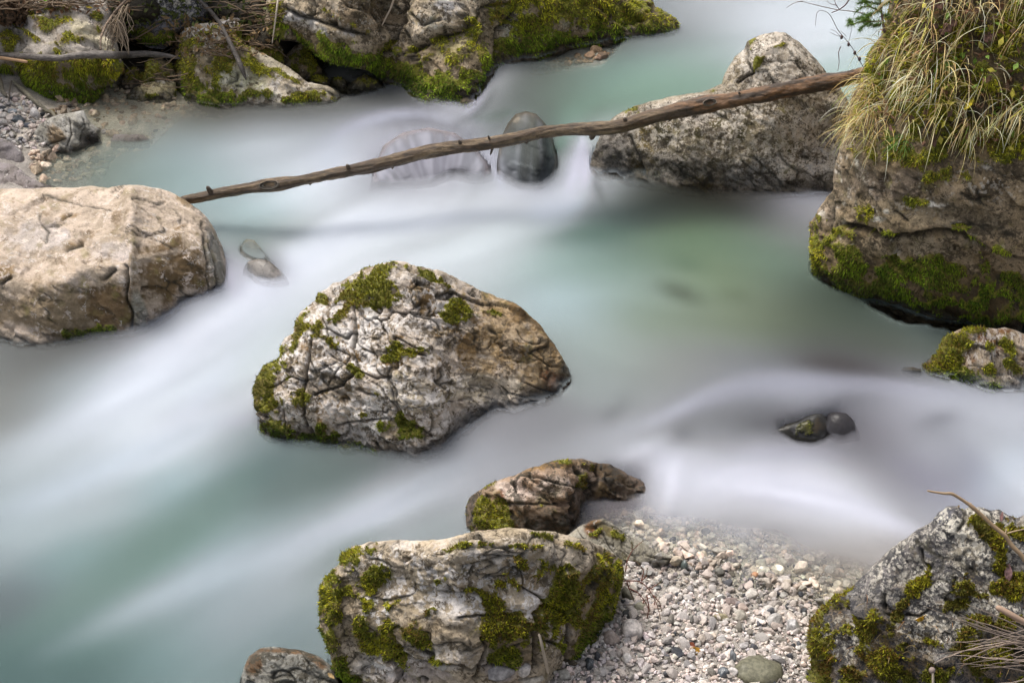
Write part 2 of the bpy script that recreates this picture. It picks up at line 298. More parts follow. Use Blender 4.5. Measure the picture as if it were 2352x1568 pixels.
# ------------------------------------------------------------------ rocks
def rock(name, label, cat, top, foot, a=(75, 25, 1.), brk=None, seed=1, R=28, disp=(.02, .006), facet=(.25, .03), fine=(.06, .006),
         col=(.35, .32, .28), tints=(), moss=(), cracks=(), mat=None, lichen=(), st=3.2, ext=70, thick=.5, edge=2., tuft=1., tcol=None, wet=.09, group=None,
         crackn=.5, lump=(), mossn=.85, hang=0, tlen=1., rough=1., slant=-28, mossb=1.):
    """top: silhouette left to right; foot: lower edge left to right, (u, v[, z[, extension]])."""
    rs = np.random.default_rng(seed*131+5)
    F = [(p[0], p[1], p[2] if len(p) > 2 and p[2] is not None else float(zwater(p[0], p[1]))-.0, p[3] if len(p) > 3 else ext) for p in foot]
    # silhouette roughness
    T = []
    for (p, q) in zip(top[:-1], top[1:]):
        n = max(1, int(math.hypot(q[0]-p[0], q[1]-p[1])/4)); dx, dy = q[0]-p[0], q[1]-p[1]; L = math.hypot(dx, dy)+1e-6
        for i in range(n):
            t = i/n; x, y = p[0]+dx*t, p[1]+dy*t
            w = edge*(1.6*float(pn(np.array([x/26, y/26, seed*7.1]), 5))+.9*float(pn(np.array([x/9, y/9, seed*3.3]), 6)))
            if i == 0 and p is top[0]: w = 0
            T.append((x-dy/L*w, y+dx/L*w))
    T.append(tuple(top[-1][:2]))
    low = [(p[0], p[1]+p[3]) for p in F]
    poly = T+low[::-1]
    us = np.arange(min(p[0] for p in poly)-2*st, max(p[0] for p in poly)+2*st, st); vs = np.arange(min(p[1] for p in poly)-2*st, max(p[1] for p in poly)+2*st, st)
    U, V = np.meshgrid(us, vs)
    fu = np.array([p[0] for p in F]); o_ = np.argsort(fu, kind='stable')
    fv = np.interp(us, fu[o_], np.array([p[1] for p in F])[o_]); fz = np.interp(us, fu[o_], np.array([p[2] for p in F])[o_])
    ins = inside(U, V, poly); any_ = ins.any(0); tv = np.where(any_, vs[np.argmax(ins, 0)], fv-10); tv = np.minimum(tv, fv-6)
    sv = gauss(tv[None], 3*3.2/st, 0)[0]; fvs = gauss(fv[None], 2*3.2/st, 0)[0]
    s = np.clip((fvs-V)/np.maximum(fvs-sv, 20), 0, 1)
    if brk is not None:
        bu = [p[0] for p in brk]; bv = np.interp(us, bu, [p[1] for p in brk]); wv = a[2] if len(a) > 2 else 14
        x = sm(V, bv+wv, bv-wv); al = a[0]*(1-x)+a[1]*x; al = al-8*sm(s, .8, 1)
    else: al = a[0]+(a[1]-a[0])*s**a[2]
    y = yc(V); th = np.arctan2(SP-y*CP, CP+y*SP)
    base0 = at_z(U, V, np.full(U.shape, float(np.mean(fz))))
    al = np.where(V > fvs, 93, al)+14*pn(base0*np.array([2.2, 2.2, 2.2])+seed, seed)
    for (b, da) in lump: al = al+da*blobmask(U, V, b).clip(0, 1)
    ang = np.clip(np.radians(al)+th, math.radians(14), math.radians(150))
    dth = np.abs(np.gradient(th, axis=0)); g = dth/np.tan(ang)
    cs = np.cumsum(g[::-1], 0)[::-1]                       # integral from the grid's bottom upwards
    jf = np.clip((fv-vs[0])/st, 0, len(vs)-1.001); j0 = jf.astype(int); fr_ = jf-j0
    cf = cs[j0, np.arange(len(us))]*(1-fr_)+cs[np.minimum(j0+1, len(vs)-1), np.arange(len(us))]*fr_
    yf = yc(fv); rf = (CAM_H-fz)/(SP-yf*CP)*np.sqrt(1+yf**2)
    lr = np.log(rf)[None]+cs-cf[None]
    lr = gauss(lr, 3*3.2/st, 1.2*3.2/st)
    t = np.exp(lr)/np.sqrt(1+y**2)
    sil = T+[]; sil_d, pu, pv = seg_dist(U, V, sil)
    und = [p for p in F if p[3] <= 12]
    if len(und) > 1:
        for i in range(len(F)-1):
            if F[i][3] <= 12 and F[i+1][3] <= 12:
                d2, _, _ = seg_dist(U, V, [F[i][:2], F[i+1][:2]]); sil_d = np.minimum(sil_d, d2)
    d = np.clip(sil_d/R, 0, 1); pxm = t*TH/1176
    t = t+R*pxm*1.15*(1-np.sqrt(1-(1-d)**2))*.8
    P = at_t(U, V, t)
    # normals
    def normals(P):
        gu = np.gradient(P, axis=1); gv = np.gradient(P, axis=0); N = np.cross(gv, gu); N /= np.linalg.norm(N, axis=-1, keepdims=True)+1e-12
        fl = (N*(np.array([0, 0, CAM_H])-P)).sum(-1) < 0; N[fl] *= -1; return N
    N = normals(gauss(P, 2, 2)); Q = P+seed*3.7
    tap = sm(sil_d, 0, 14)*.85+.15
    D = disp[0]*fbm(Q*3.2, seed, 3)+disp[1]*fbm(Q*13, seed+9, 4, .6)
    wv = lambda sc, am, k0, o=3: am*np.stack([fbm(Q*sc, seed+k0, o, .6), fbm(Q*sc+31, seed+k0+5, o, .6), fbm(Q*sc+67, seed+k0+9, o, .6)], -1)
    ca_, sa_ = math.cos(math.radians(slant)), math.sin(math.radians(slant)); Q0 = Q; Q = np.stack([(Q0[..., 0]*ca_+Q0[..., 2]*sa_)*.55, Q0[..., 1], (-Q0[..., 0]*sa_+Q0[..., 2]*ca_)*1.45], -1)
    F1, F2, C, n = worley(Q/facet[0]+wv(5, .55, 3), seed)
    D += facet[1]*((Q/facet[0]-C)*n).sum(-1).clip(-1, 1)
    ck = np.exp(-((F2-F1)/.035)**2)*sm(fbm(Q*4.3, seed+31, 3), .22-.35*crackn, .3-.35*crackn)
    G1, G2, C2, n2 = worley(Q/fine[0]+wv(14, .6, 4), seed+50)
    D += fine[1]*((Q/fine[0]-C2)*n2).sum(-1).clip(-1, 1)
    ck2 = np.exp(-((G2-G1)/.07)**2)*sm(fbm(Q*7, seed+33, 3), .22-.3*crackn, .35-.3*crackn)
    ck = np.maximum(ck, .65*ck2)
    D -= .007*ck*crackn*2
    for kk_, (sc_, am_) in enumerate([(8, .012), (17, .007), (36, .004), (70, .002)]): D += rough*am_*(.3-np.abs(pn(Q*sc_+wv(sc_*.7, .3, 40+kk_, 2), seed+110+kk_))*1.6)
    Q = Q0
    Uw = U+9*pn(Q*9, seed+60)+4*pn(Q*30, seed+61); Vw = V+9*pn(Q*9, seed+62)+4*pn(Q*30, seed+63)
    for (ln, w, dep) in cracks:
        cd, _, _ = seg_dist(Uw*.6+U*.4, Vw*.6+V*.4, ln); g_ = np.exp(-(cd/(w*(.45+.9*np.clip(.5+pn(Q*6, seed+66), 0, 1))))**2); D -= dep*.8*g_; ck = np.maximum(ck, g_)
    mn = fbm(Q*11, seed+70, 5, .72); mb = blobmask(Uw, Vw, moss) if len(moss) else np.zeros(U.shape)
    M = sm(mb+mossn*mn*1.7, .40, .82)*sm(mb, .02, .2) if len(moss) else np.zeros(U.shape)
    D += M*(.005+.008*np.abs(pn(Q*22, seed+80))+.004*pn(Q*60, seed+81))
    P = P+N*(D*tap)[..., None]
    c = np.ones(U.shape+(3,))*np.array(col)
    for (bl, cc, soft) in tints:
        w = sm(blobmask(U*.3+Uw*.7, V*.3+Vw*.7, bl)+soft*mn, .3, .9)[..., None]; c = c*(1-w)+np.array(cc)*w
    if len(moss):
        stn = (sm(mb+.9*fbm(Q*15, seed+75, 4, .6), .12, .6)*.58)[..., None]; c = c*(1-stn)+(np.array([.125, .088, .040])*(1-sm(mn, -.1, .2))[..., None]+np.array([.15, .14, .04])*sm(mn, -.1, .2)[..., None])*stn
    L = np.ones(U.shape) if not len(lichen) else blobmask(Uw, Vw, lichen).clip(0, 1)
    wt = sm(P[..., 2]-zwater(U, V)+.02*mn, wet, wet*.4)*sm(V, fvs-140, fvs-50)
    # mesh: cells inside the outline, outer verts snapped onto it
    cen = inside(U[:-1, :-1]+st/2, V[:-1, :-1]+st/2, poly); nv, nu = U.shape; idx = np.arange(nu*nv).reshape(nv, nu)
    q = np.stack([idx[:-1, :-1], idx[1:, :-1], idx[1:, 1:], idx[:-1, 1:]], -1)[cen]
    cnt = np.bincount(q.ravel(), minlength=nu*nv); used = cnt > 0; bd = used & (cnt < 4)
    bu_, bv_ = U.ravel()[bd], V.ravel()[bd]; _, pu, pv = seg_dist(bu_, bv_, poly, True)
    Pf = P.reshape(-1, 3).copy()
    tt = (Pf[bd]-np.array([0, 0, CAM_H])); f_ = rays(bu_, bv_); tcur = (tt*np.array([0, CP, -SP])).sum(-1)
    Pf[bd] = at_t(pu, pv, tcur)
    # back side
    rr = rays(U, V).reshape(-1, 3); dd, _, _ = seg_dist(U, V, poly, True); dd = dd.ravel()
    push = thick*2*np.sqrt(np.clip(1-(1-np.clip(dd/160, 0, 1))**2, 0, 1))
    push *= 1+.25*fbm(Q*4, seed+7, 3).ravel()
    Pb = Pf+rr/np.linalg.norm(rr, axis=1, keepdims=True)*push[:, None]      # every back point lies behind the front, inside the cone of the outline
    ctr = Pf[used].mean(0); Pb[:, 0] += (ctr[0]-Pb[:, 0])*.12*np.clip(push/thick/2, 0, 1)
    remap = -np.ones(nu*nv, int); ids = np.where(used)[0]; remap[ids] = np.arange(len(ids)); nf = len(ids)
    intr = used & ~bd; bi = np.where(intr)[0]; rb = remap.copy(); rb[bi] = nf+np.arange(len(bi))
    verts = np.concatenate([Pf[ids], Pb[bi]]); allq = np.concatenate([remap[q], rb[q][:, ::-1]])
    org = at_z(float(np.mean(fu)), float(np.mean(fv)), float(np.mean(fz)))
    def A(x): x = x.reshape(nu*nv, -1); y = np.concatenate([x[ids], x[bi]]); return y if y.shape[1] > 1 else y[:, 0]
    o = mk(name, verts-org, allq, mat, attrs={'col': A(c), 'moss': A(M), 'crack': A(ck), 'wet': A(wt), 'lich': A(L)})
    o.location = org; tag(o, label, cat, group)
    SOLIDS.append((Pf[ids], remap[q]))
    # moss tufts
    if len(moss) and tuft > 0:
        Nn = normals(P); cand = (M[:-1, :-1] > rs.uniform(.12, .7, cen.shape)) & cen; jj, ii = np.where(cand)
        inf = (U[jj, ii] > -60) & (U[jj, ii] < 2420) & (V[jj, ii] > -60) & (V[jj, ii] < 1620); jj, ii = jj[inf], ii[inf]
        if len(jj):
            k = int(len(jj)*3.2*tuft*(st/3.2)**2); sel = rs.integers(0, len(jj), k); jj, ii = jj[sel], ii[sel]; a_, b_ = rs.random(k), rs.random(k)
            def B(G): a2 = a_[:, None] if G.ndim == 3 else a_; b2 = b_[:, None] if G.ndim == 3 else b_; return (G[jj, ii]*(1-a2)+G[jj, ii+1]*a2)*(1-b2)+(G[jj+1, ii]*(1-a2)+G[jj+1, ii+1]*a2)*b2
            p0 = B(P); n0 = B(Nn); pn_ = B(mn[..., None]*np.ones(3))[:, 0]; m0 = B(M)
            uu, vv = B(U), B(V)
            base = np.array([[.16, .175, .022], [.30, .31, .026], [.50, .47, .038], [.24, .155, .042], [.06, .07, .014]]) if tcol is None else np.array(tcol)
            clump = fbm(p0*11, seed+90, 3); h = np.clip(.45+clump*1.1+.25*rs.normal(size=k), 0, .999)
            gi = (h*3).astype(int); cc = base[gi]; br = rs.random(k) < (.12+.45*sm(fbm(p0*6, seed+95, 3), .05, .35)); cc[br] = base[3]; dk = rs.random(k) < .2; cc[dk] = base[4]
            # 'bright' blob strength beyond 1 marks the yellow-green cushions
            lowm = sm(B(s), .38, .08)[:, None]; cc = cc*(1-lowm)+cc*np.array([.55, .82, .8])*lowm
            cc = cc*(.7+.6*rs.random((k, 1)))*mossb
            L_ = (.004+.0065*rs.random(k))*tlen*(.6+.6*m0); w_ = .0016+.0014*rs.random(k)
            dr = n0+rs.normal(size=(k, 3))*.45; dr[:, 2] += .15-hang; dr /= np.linalg.norm(dr, axis=1, keepdims=True)
            sd = np.cross(dr, rs.normal(size=(k, 3))); sd /= np.linalg.norm(sd, axis=1, keepdims=True)+1e-9
            tip = p0+dr*L_[:, None]; tip[:, 2] -= hang*L_*.6
            vv_ = np.stack([p0-sd*w_[:, None]-n0*.002, p0+sd*w_[:, None]-n0*.002, tip], 1)-org
            MS = mk('moss', vv_.reshape(-1, 3), np.arange(3*k).reshape(k, 3), M_moss, parent=o, attrs={'col': np.repeat(cc, 3, 0)}, smooth=False); MS['kind'] = 'stuff'
    return o

M_pale = rock_mat('pale_limestone', fleck=.6, fsc=70, lich=.66, dark=.5, lc=(.72, .67, .63), dc=(.10, .075, .045))
M_tan = rock_mat('tan_limestone', lich=.35, dark=.18, lc=(.66, .56, .49), dc=(.19, .13, .08), vein=.85, grain=.4, rough=.7)
M_brown = rock_mat('brown_limestone', fleck=.6, fsc=60, lich=.3, dark=.6, lc=(.55, .51, .44), dc=(.075, .055, .032), grain=.7)
M_speck = rock_mat('speckled_granite', fleck=.8, fsc=95, lich=.7, dark=.6, lc=(.66, .60, .52), dc=(.09, .07, .045), sc=1.5, grain=.8)
M_wet = rock_mat('wet_rock', lich=.25, dark=.65, lc=(.52, .48, .40), dc=(.05, .042, .026), rough=.45, grain=.7)
M_soft = rock_mat('water_smoothed_rock', bump=.25, lich=.1, dark=.25, lc=(.36, .34, .30), dc=(.04, .036, .03), rough=.35, grain=.15)
M_grey = rock_mat('grey_schist', lich=.3, dark=.35, lc=(.58, .56, .53), dc=(.09, .08, .068), stretch=(1.6, .8, 1.6))
M_lichen = rock_mat('lichened_dark_rock', fleck=.95, fsc=62, lich=.66, dark=.7, lc=(.78, .73, .63), dc=(.045, .045, .052), sc=2.3, grain=.8)
M_streak = rock_mat('banded_rock', lich=.6, dark=.55, lc=(.55, .50, .46), dc=(.08, .04, .02), stretch=(2.2, .8, 1.0))
OFF = 12
BROWN = (.15, .105, .055); RUST = (.16, .075, .028); GREYL = (.42, .40, .40); OLIVE = (.12, .105, .05)

R = {}; RI = {}
RI['centre'] = len(SOLIDS); R['centre'] = rock('boulder', 'large pale boulder with mossy crown and cracked left side in mid-stream', 'boulder',
    c7([(205, 1235), (235, 1150), (225, 1090), (198, 1040), (200, 960), (240, 830), (270, 795), (338, 748), (342, 690), (372, 630), (430, 600), (435, 520), (470, 470), (545, 405), (570, 395), (580, 345), (650, 320), (680, 290), (740, 265), (780, 235), (850, 205), (930, 182), (990, 165), (1050, 142), (1130, 150), (1200, 185), (1330, 200), (1420, 235), (1500, 275), (1600, 330), (1750, 385), (1830, 415), (1890, 470), (1950, 520), (2030, 610), (2090, 700), (2130, 780), (2180, 870), (2195, 935)]),
    c7([(205, 1235), (320, 1275), (500, 1290), (700, 1330), (900, 1385), (1020, 1400), (1200, 1410), (1320, 1360), (1420, 1280), (1520, 1210), (1640, 1140), (1700, 1110), (1850, 1090), (1980, 1040), (2100, 985), (2195, 935)]),
    a=(78, 18, 1.15), seed=3, R=34, disp=(.035, .014), facet=(.17, .018), fine=(.05, .006), st=2.4, rough=1., mossb=.8, col=(.375, .335, .30), mat=M_pale, edge=2.6, crackn=.75,
    tints=[(c7.b([(1750, 640, 480, 280, 30, 1.2), (2000, 820, 220, 180, 40, 1.2)]), (.27, .205, .125), .9), (c7.b([(1450, 470, 330, 70, 25, .8), (2000, 640, 260, 50, 50, .9), (1650, 740, 260, 40, 15, .8), (1750, 500, 160, 50, 30, .9)]), (.15, .10, .045), 1.8), (c7.b([(2080, 900, 110, 70, 20)]), (.10, .045, .018), .5),
           (c7.b([(1500, 1150, 260, 120, -25), (1250, 1330, 300, 60, -10)]), (.30, .29, .29), .4), (c7.b([(1150, 980, 260, 130, 0), (1600, 940, 300, 90, 0)]), (.42, .385, .33), .4)],
    lichen=c7.b([(700, 700, 560, 520), (1050, 1000, 450, 300), (1250, 420, 300, 200, 20, .7), (1750, 800, 250, 250, 0, .15), (900, 1250, 500, 200, 0, .8)]),
    moss=c7.b([(890, 205, 60, 18, -10), (800, 320, 130, 60, -25), (960, 300, 110, 80, 10), (860, 400, 70, 60), (1030, 370, 80, 60), (610, 360, 45, 40), (1030, 200, 110, 22, -5, .9), (1290, 240, 90, 35, 25), (1360, 285, 60, 25, 20), (690, 500, 95, 35, -30), (590, 560, 60, 60, 0, .8), (470, 560, 35, 90, 20), (440, 660, 28, 60, 10),
               (300, 830, 120, 75, -20), (250, 950, 60, 110, 10), (300, 1040, 95, 70), (480, 990, 60, 55, 0, .85), (330, 1200, 130, 70, 20), (230, 1180, 45, 60), (560, 1265, 200, 38, 8), (750, 1320, 160, 26, 12), (1440, 460, 70, 60, 0), (1500, 510, 70, 30), (1140, 700, 130, 30, 10, .85), (1010, 745, 80, 22, -5, .8), (900, 960, 60, 18, 15, .8), (880, 1130, 35, 50, -20, .9), (950, 1175, 75, 35, 10), (1160, 1210, 85, 50, 15), (1095, 1150, 28, 40), (680, 640, 30, 50, 0, .7), (820, 830, 60, 22, 40, .7), (1060, 180, 60, 12, 10), (620, 1200, 40, 45, 30, .7), (700, 1220, 25, 50, -30, .7), (355, 710, 22, 40, 0), (1700, 480, 110, 22, 25, .5)]),
    cracks=[(c7(p), w, d) for p, w, d in [([(560, 600), (545, 720), (515, 830), (500, 950), (500, 1100), (520, 1180)], 3.2, .03), ([(800, 440), (810, 560), (800, 700), (830, 830), (740, 930), (640, 960), (560, 990)], 3.4, .03), ([(830, 830), (960, 880), (1020, 870)], 2.6, .02), ([(830, 950), (900, 980), (945, 985)], 2.5, .02), ([(690, 680), (780, 740), (720, 830), (640, 930)], 2.2, .014), ([(380, 1080), (390, 1180)], 2.2, .02), ([(300, 950), (410, 870), (500, 900)], 2.4, .018), ([(1250, 1260), (1300, 1180), (1290, 1120)], 2.2, .014), ([(540, 1190), (580, 1240)], 2.4, .02), ([(700, 1180), (860, 1150), (1100, 1140), (1250, 1210), (1290, 1240)], 2.4, .018), ([(930, 1300), (1000, 1390)], 2.5, .025), ([(1100, 700), (1250, 740)], 3, .02)]])
RI['flat'] = len(SOLIDS); R['flat'] = rock('boulder', 'broad flat-topped pinkish tan boulder at the left edge, end of log behind it', 'boulder',
    c6([(-300, 150), (-60, 110), (0, 108), (250, 103), (400, 97), (600, 98), (740, 85), (850, 105), (960, 80), (1120, 82), (1250, 110), (1370, 150), (1460, 200), (1560, 275), (1630, 340), (1690, 440), (1740, 560), (1775, 680), (1795, 850), (1790, 900), (1760, 945)]),
    c6([(-300, 1290), (0, 1330), (200, 1350), (350, 1370), (540, 1345), (560, 1325), (750, 1290), (900, 1290), (1100, 1250), (1250, 1190), (1400, 1090), (1500, 1030), (1640, 975), (1700, 965), (1760, 945)]),
    a=(72, 14, 16), brk=c6([(-300, 780), (0, 790), (90, 810), (200, 860), (460, 850), (620, 740), (860, 700), (960, 715), (1010, 680), (1150, 620), (1300, 570), (1500, 540), (1600, 600), (1700, 760), (1790, 900)]),
    lump=[(c6.b([(1330, 700, 260, 110, -15)]), -22), (c6.b([(1020, 900, 50, 120, -10)]), 25)],
    seed=5, R=40, disp=(.02, .006), facet=(.30, .016), fine=(.06, .004), rough=.8, col=(.36, .308, .262), mat=M_tan, edge=1.6, crackn=.3, wet=.04,
    tints=[(c6.b([(1350, 800, 330, 200, -15), (1250, 560, 230, 60, -15)]), (.125, .085, .042), .9), (c6.b([(500, 1060, 620, 200, 0)]), (.22, .175, .12), .6), (c6.b([(850, 1020, 190, 190, 0)]), (.12, .08, .04), .8), (c6.b([(1690, 700, 75, 300, -8)]), (.20, .20, .19), .3), (c6.b([(1100, 1090, 60, 200, -8)]), (.24, .24, .22), .3), (c6.b([(50, 740, 80, 90), (580, 555, 80, 25, -15), (540, 320, 90, 25, -10), (1400, 400, 60, 14, -25)]), (.21, .15, .085), .7),
           (c6.b([(300, 500, 260, 120, 0), (900, 600, 160, 70, 0)]), (.40, .37, .37), .6), (c6.b([(1450, 200, 120, 30, 35)]), (.2, .15, .09), .7)],
    moss=c6.b([(700, 1225, 160, 60, -5), (600, 1280, 50, 40)]), tlen=1.2,
    cracks=[(c6(p), w, d) for p, w, d in [([(970, 710), (1000, 850), (1000, 980), (1040, 1080), (1040, 1200)], 3.5, .035), ([(1640, 560), (1680, 700), (1700, 860), (1640, 960)], 4, .02), ([(1590, 380), (1600, 560), (1620, 760), (1640, 940)], 3, .012), ([(260, 150), (450, 180), (560, 210), (800, 270), (880, 300)], 2.5, .008), ([(1120, 890), (1170, 880)], 4, .03), ([(830, 800), (900, 740)], 5, .02), ([(480, 350), (560, 300)], 3, .012), ([(20, 850), (90, 800)], 4, .02), ([(520, 590), (640, 545)], 4, .015)]])
RI['right'] = len(SOLIDS); R['right'] = rock('boulder', 'huge overhanging boulder on the right, mossy underside and dry grass on top', 'boulder',
    fr([(1882, 655), (1868, 623), (1862, 594), (1859, 550), (1860, 511), (1877, 491), (1897, 456), (1913, 435), (1916, 384), (1934, 320), (1944, 256), (1970, 195), (1982, 167), (1988, 138), (2003, 108), (2030, 72), (2036, 38), (2046, 0), (2060, -80), (2110, -150), (2300, -200), (2700, -220), (2900, -200)]),
    fr([(1882, 655), (1932, 667), (1985, 684), (2044, 696), (2126, 724), (2205, 731), (2278, 746), (2352, 760), (2600, 800), (2900, 820)]),
    a=(116, 50, .5), seed=8, R=55, disp=(.04, .010), facet=(.35, .03), fine=(.07, .006), mossb=1.2, col=(.225, .18, .12), mat=M_brown, edge=2.2, ext=60, crackn=.35, thick=.8, hang=.5, tlen=1.3, st=3.4,
    lump=[(c5.b([(1500, 760, 500, 45, 18)]), 30), (c5.b([(1600, 600, 500, 90, 10)]), -15)],
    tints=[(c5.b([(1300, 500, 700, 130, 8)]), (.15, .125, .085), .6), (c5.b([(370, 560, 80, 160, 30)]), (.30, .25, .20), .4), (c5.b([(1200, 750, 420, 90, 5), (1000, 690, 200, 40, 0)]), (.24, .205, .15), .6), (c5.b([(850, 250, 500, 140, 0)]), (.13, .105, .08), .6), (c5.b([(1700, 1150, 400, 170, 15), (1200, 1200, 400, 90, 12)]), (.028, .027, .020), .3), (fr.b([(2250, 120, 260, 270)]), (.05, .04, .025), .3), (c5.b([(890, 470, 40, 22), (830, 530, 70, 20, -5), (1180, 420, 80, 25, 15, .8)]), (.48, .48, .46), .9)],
    lichen=c5.b([(1700, 250, 300, 130, 0, .9), (1200, 300, 500, 160, 0, .5), (1150, 420, 260, 80, 10, .6), (700, 300, 200, 200, 0, .3)]),
    moss=c5.b([(330, 800, 120, 230, -10), (600, 950, 300, 150, 22), (950, 980, 330, 120, 10), (1300, 1000, 300, 140, 8), (1250, 870, 120, 60), (1620, 1060, 260, 80, 20, .8), (1850, 1050, 110, 70), (300, 620, 40, 90), (1100, 390, 80, 45, 10), (1640, 920, 60, 100, -25, .9), (1450, 1180, 500, 120, 12, .8), (800, 1090, 400, 70, 15, .9), (1500, 600, 80, 14, 0, .8), (600, 640, 160, 30, 10, .6), (880, 640, 160, 25, -5, .7), (1030, 530, 50, 16, 45, .8), (1700, 760, 200, 25, 25, .7), (700, 500, 60, 90, 0, .55), (1350, 190, 130, 80, 0)])
        + c4.b([(1900, 1230, 420, 170, 0, 1.1), (2130, 250, 180, 260), (1300, 1400, 380, 90, 0, .9), (900, 500, 120, 500, -15, .9), (1400, 700, 900, 600, 0, .75)]),
    cracks=[(c5(p), w, d) for p, w, d in [([(540, 590), (700, 610), (860, 670), (1000, 660), (1200, 640), (1400, 650), (1480, 660), (1560, 740), (1700, 800), (1850, 850), (1952, 870), (2200, 930)], 6, .07), ([(970, 480), (1060, 550)], 4, .02), ([(1460, 340), (1560, 390), (1680, 370)], 4, .02), ([(460, 320), (440, 480), (420, 640)], 4, .03), ([(1400, 590), (1540, 590)], 4, .02)]])
RI['behind'] = len(SOLIDS); R['behind'] = rock('boulder', 'grey speckled knobbed boulder under the right half of the log', 'boulder',
    c3([(80, 1240), (100, 1120), (150, 1010), (190, 900), (250, 830), (310, 790), (420, 740), (520, 710), (640, 680), (780, 655), (880, 645), (960, 615), (1020, 585), (1060, 480), (1110, 400), (1180, 345), (1200, 290), (1280, 250), (1390, 222), (1470, 230), (1560, 290), (1650, 380), (1730, 470), (1770, 540), (1850, 610), (1900, 700), (2000, 900), (2010, 1300)]),
    c3([(80, 1240), (250, 1270), (450, 1310), (700, 1350), (960, 1390), (1200, 1390), (1400, 1385), (1740, 1380), (2010, 1400)]),
    a=(80, 42, 1.), seed=11, R=40, disp=(.035, .012), facet=(.22, .012), fine=(.06, .006), rough=.8, col=(.28, .25, .205), mat=M_speck, edge=1.6, crackn=.25, wet=.12, thick=.45,
    tints=[(c3.b([(1000, 1050, 900, 300, 8)]), (.20, .18, .13), .8), (c3.b([(700, 1180, 330, 80, 5), (1000, 900, 260, 60, 10), (1500, 1050, 60, 200, 30), (850, 1300, 200, 50, 5), (1060, 1270, 100, 30, 45), (1350, 1280, 60, 60, 0), (600, 900, 60, 90, 0)]), (.055, .05, .022), 1.4), (c3.b([(1400, 430, 330, 230, 20), (700, 750, 500, 60, -15)]), (.40, .37, .33), .3), (c3.b([(1300, 1200, 330, 120, -10), (1700, 1050, 150, 300, 10, .9)]), (.26, .265, .275), .8), (c3.b([(300, 1050, 170, 200, 0)]), (.15, .14, .13), .8), (c3.b([(470, 1080, 90, 230, 5), (850, 1290, 180, 60, 0)]), (.13, .10, .03), .8), (c3.b([(1650, 900, 140, 160, 35)]), (.36, .33, .29), .6), (c3.b([(1120, 480, 60, 120, 25)]), (.22, .19, .14), .5)],
    lichen=c3.b([(1400, 430, 400, 260, 20), (700, 800, 500, 90, -12), (1100, 800, 500, 120, 0), (900, 1000, 700, 300, 0, .55), (1500, 1150, 400, 200, 0, .7)]),
    moss=c3.b([(400, 770, 90, 32, -18), (930, 640, 40, 12, -20), (1230, 290, 30, 22, -40), (1270, 430, 22, 60, 30, .9), (1430, 315, 45, 12, -25, .9), (1220, 350, 14, 25, 0, .8)]), tuft=.6,
    cracks=[(c3(p), w, d) for p, w, d in [([(1590, 470), (1660, 540)], 2, .012), ([(1540, 440), (1620, 540)], 2, .012), ([(1200, 290), (1190, 400), (1240, 500), (1130, 570)], 3, .03), ([(380, 950), (460, 1100), (480, 1220)], 3, .02)]])
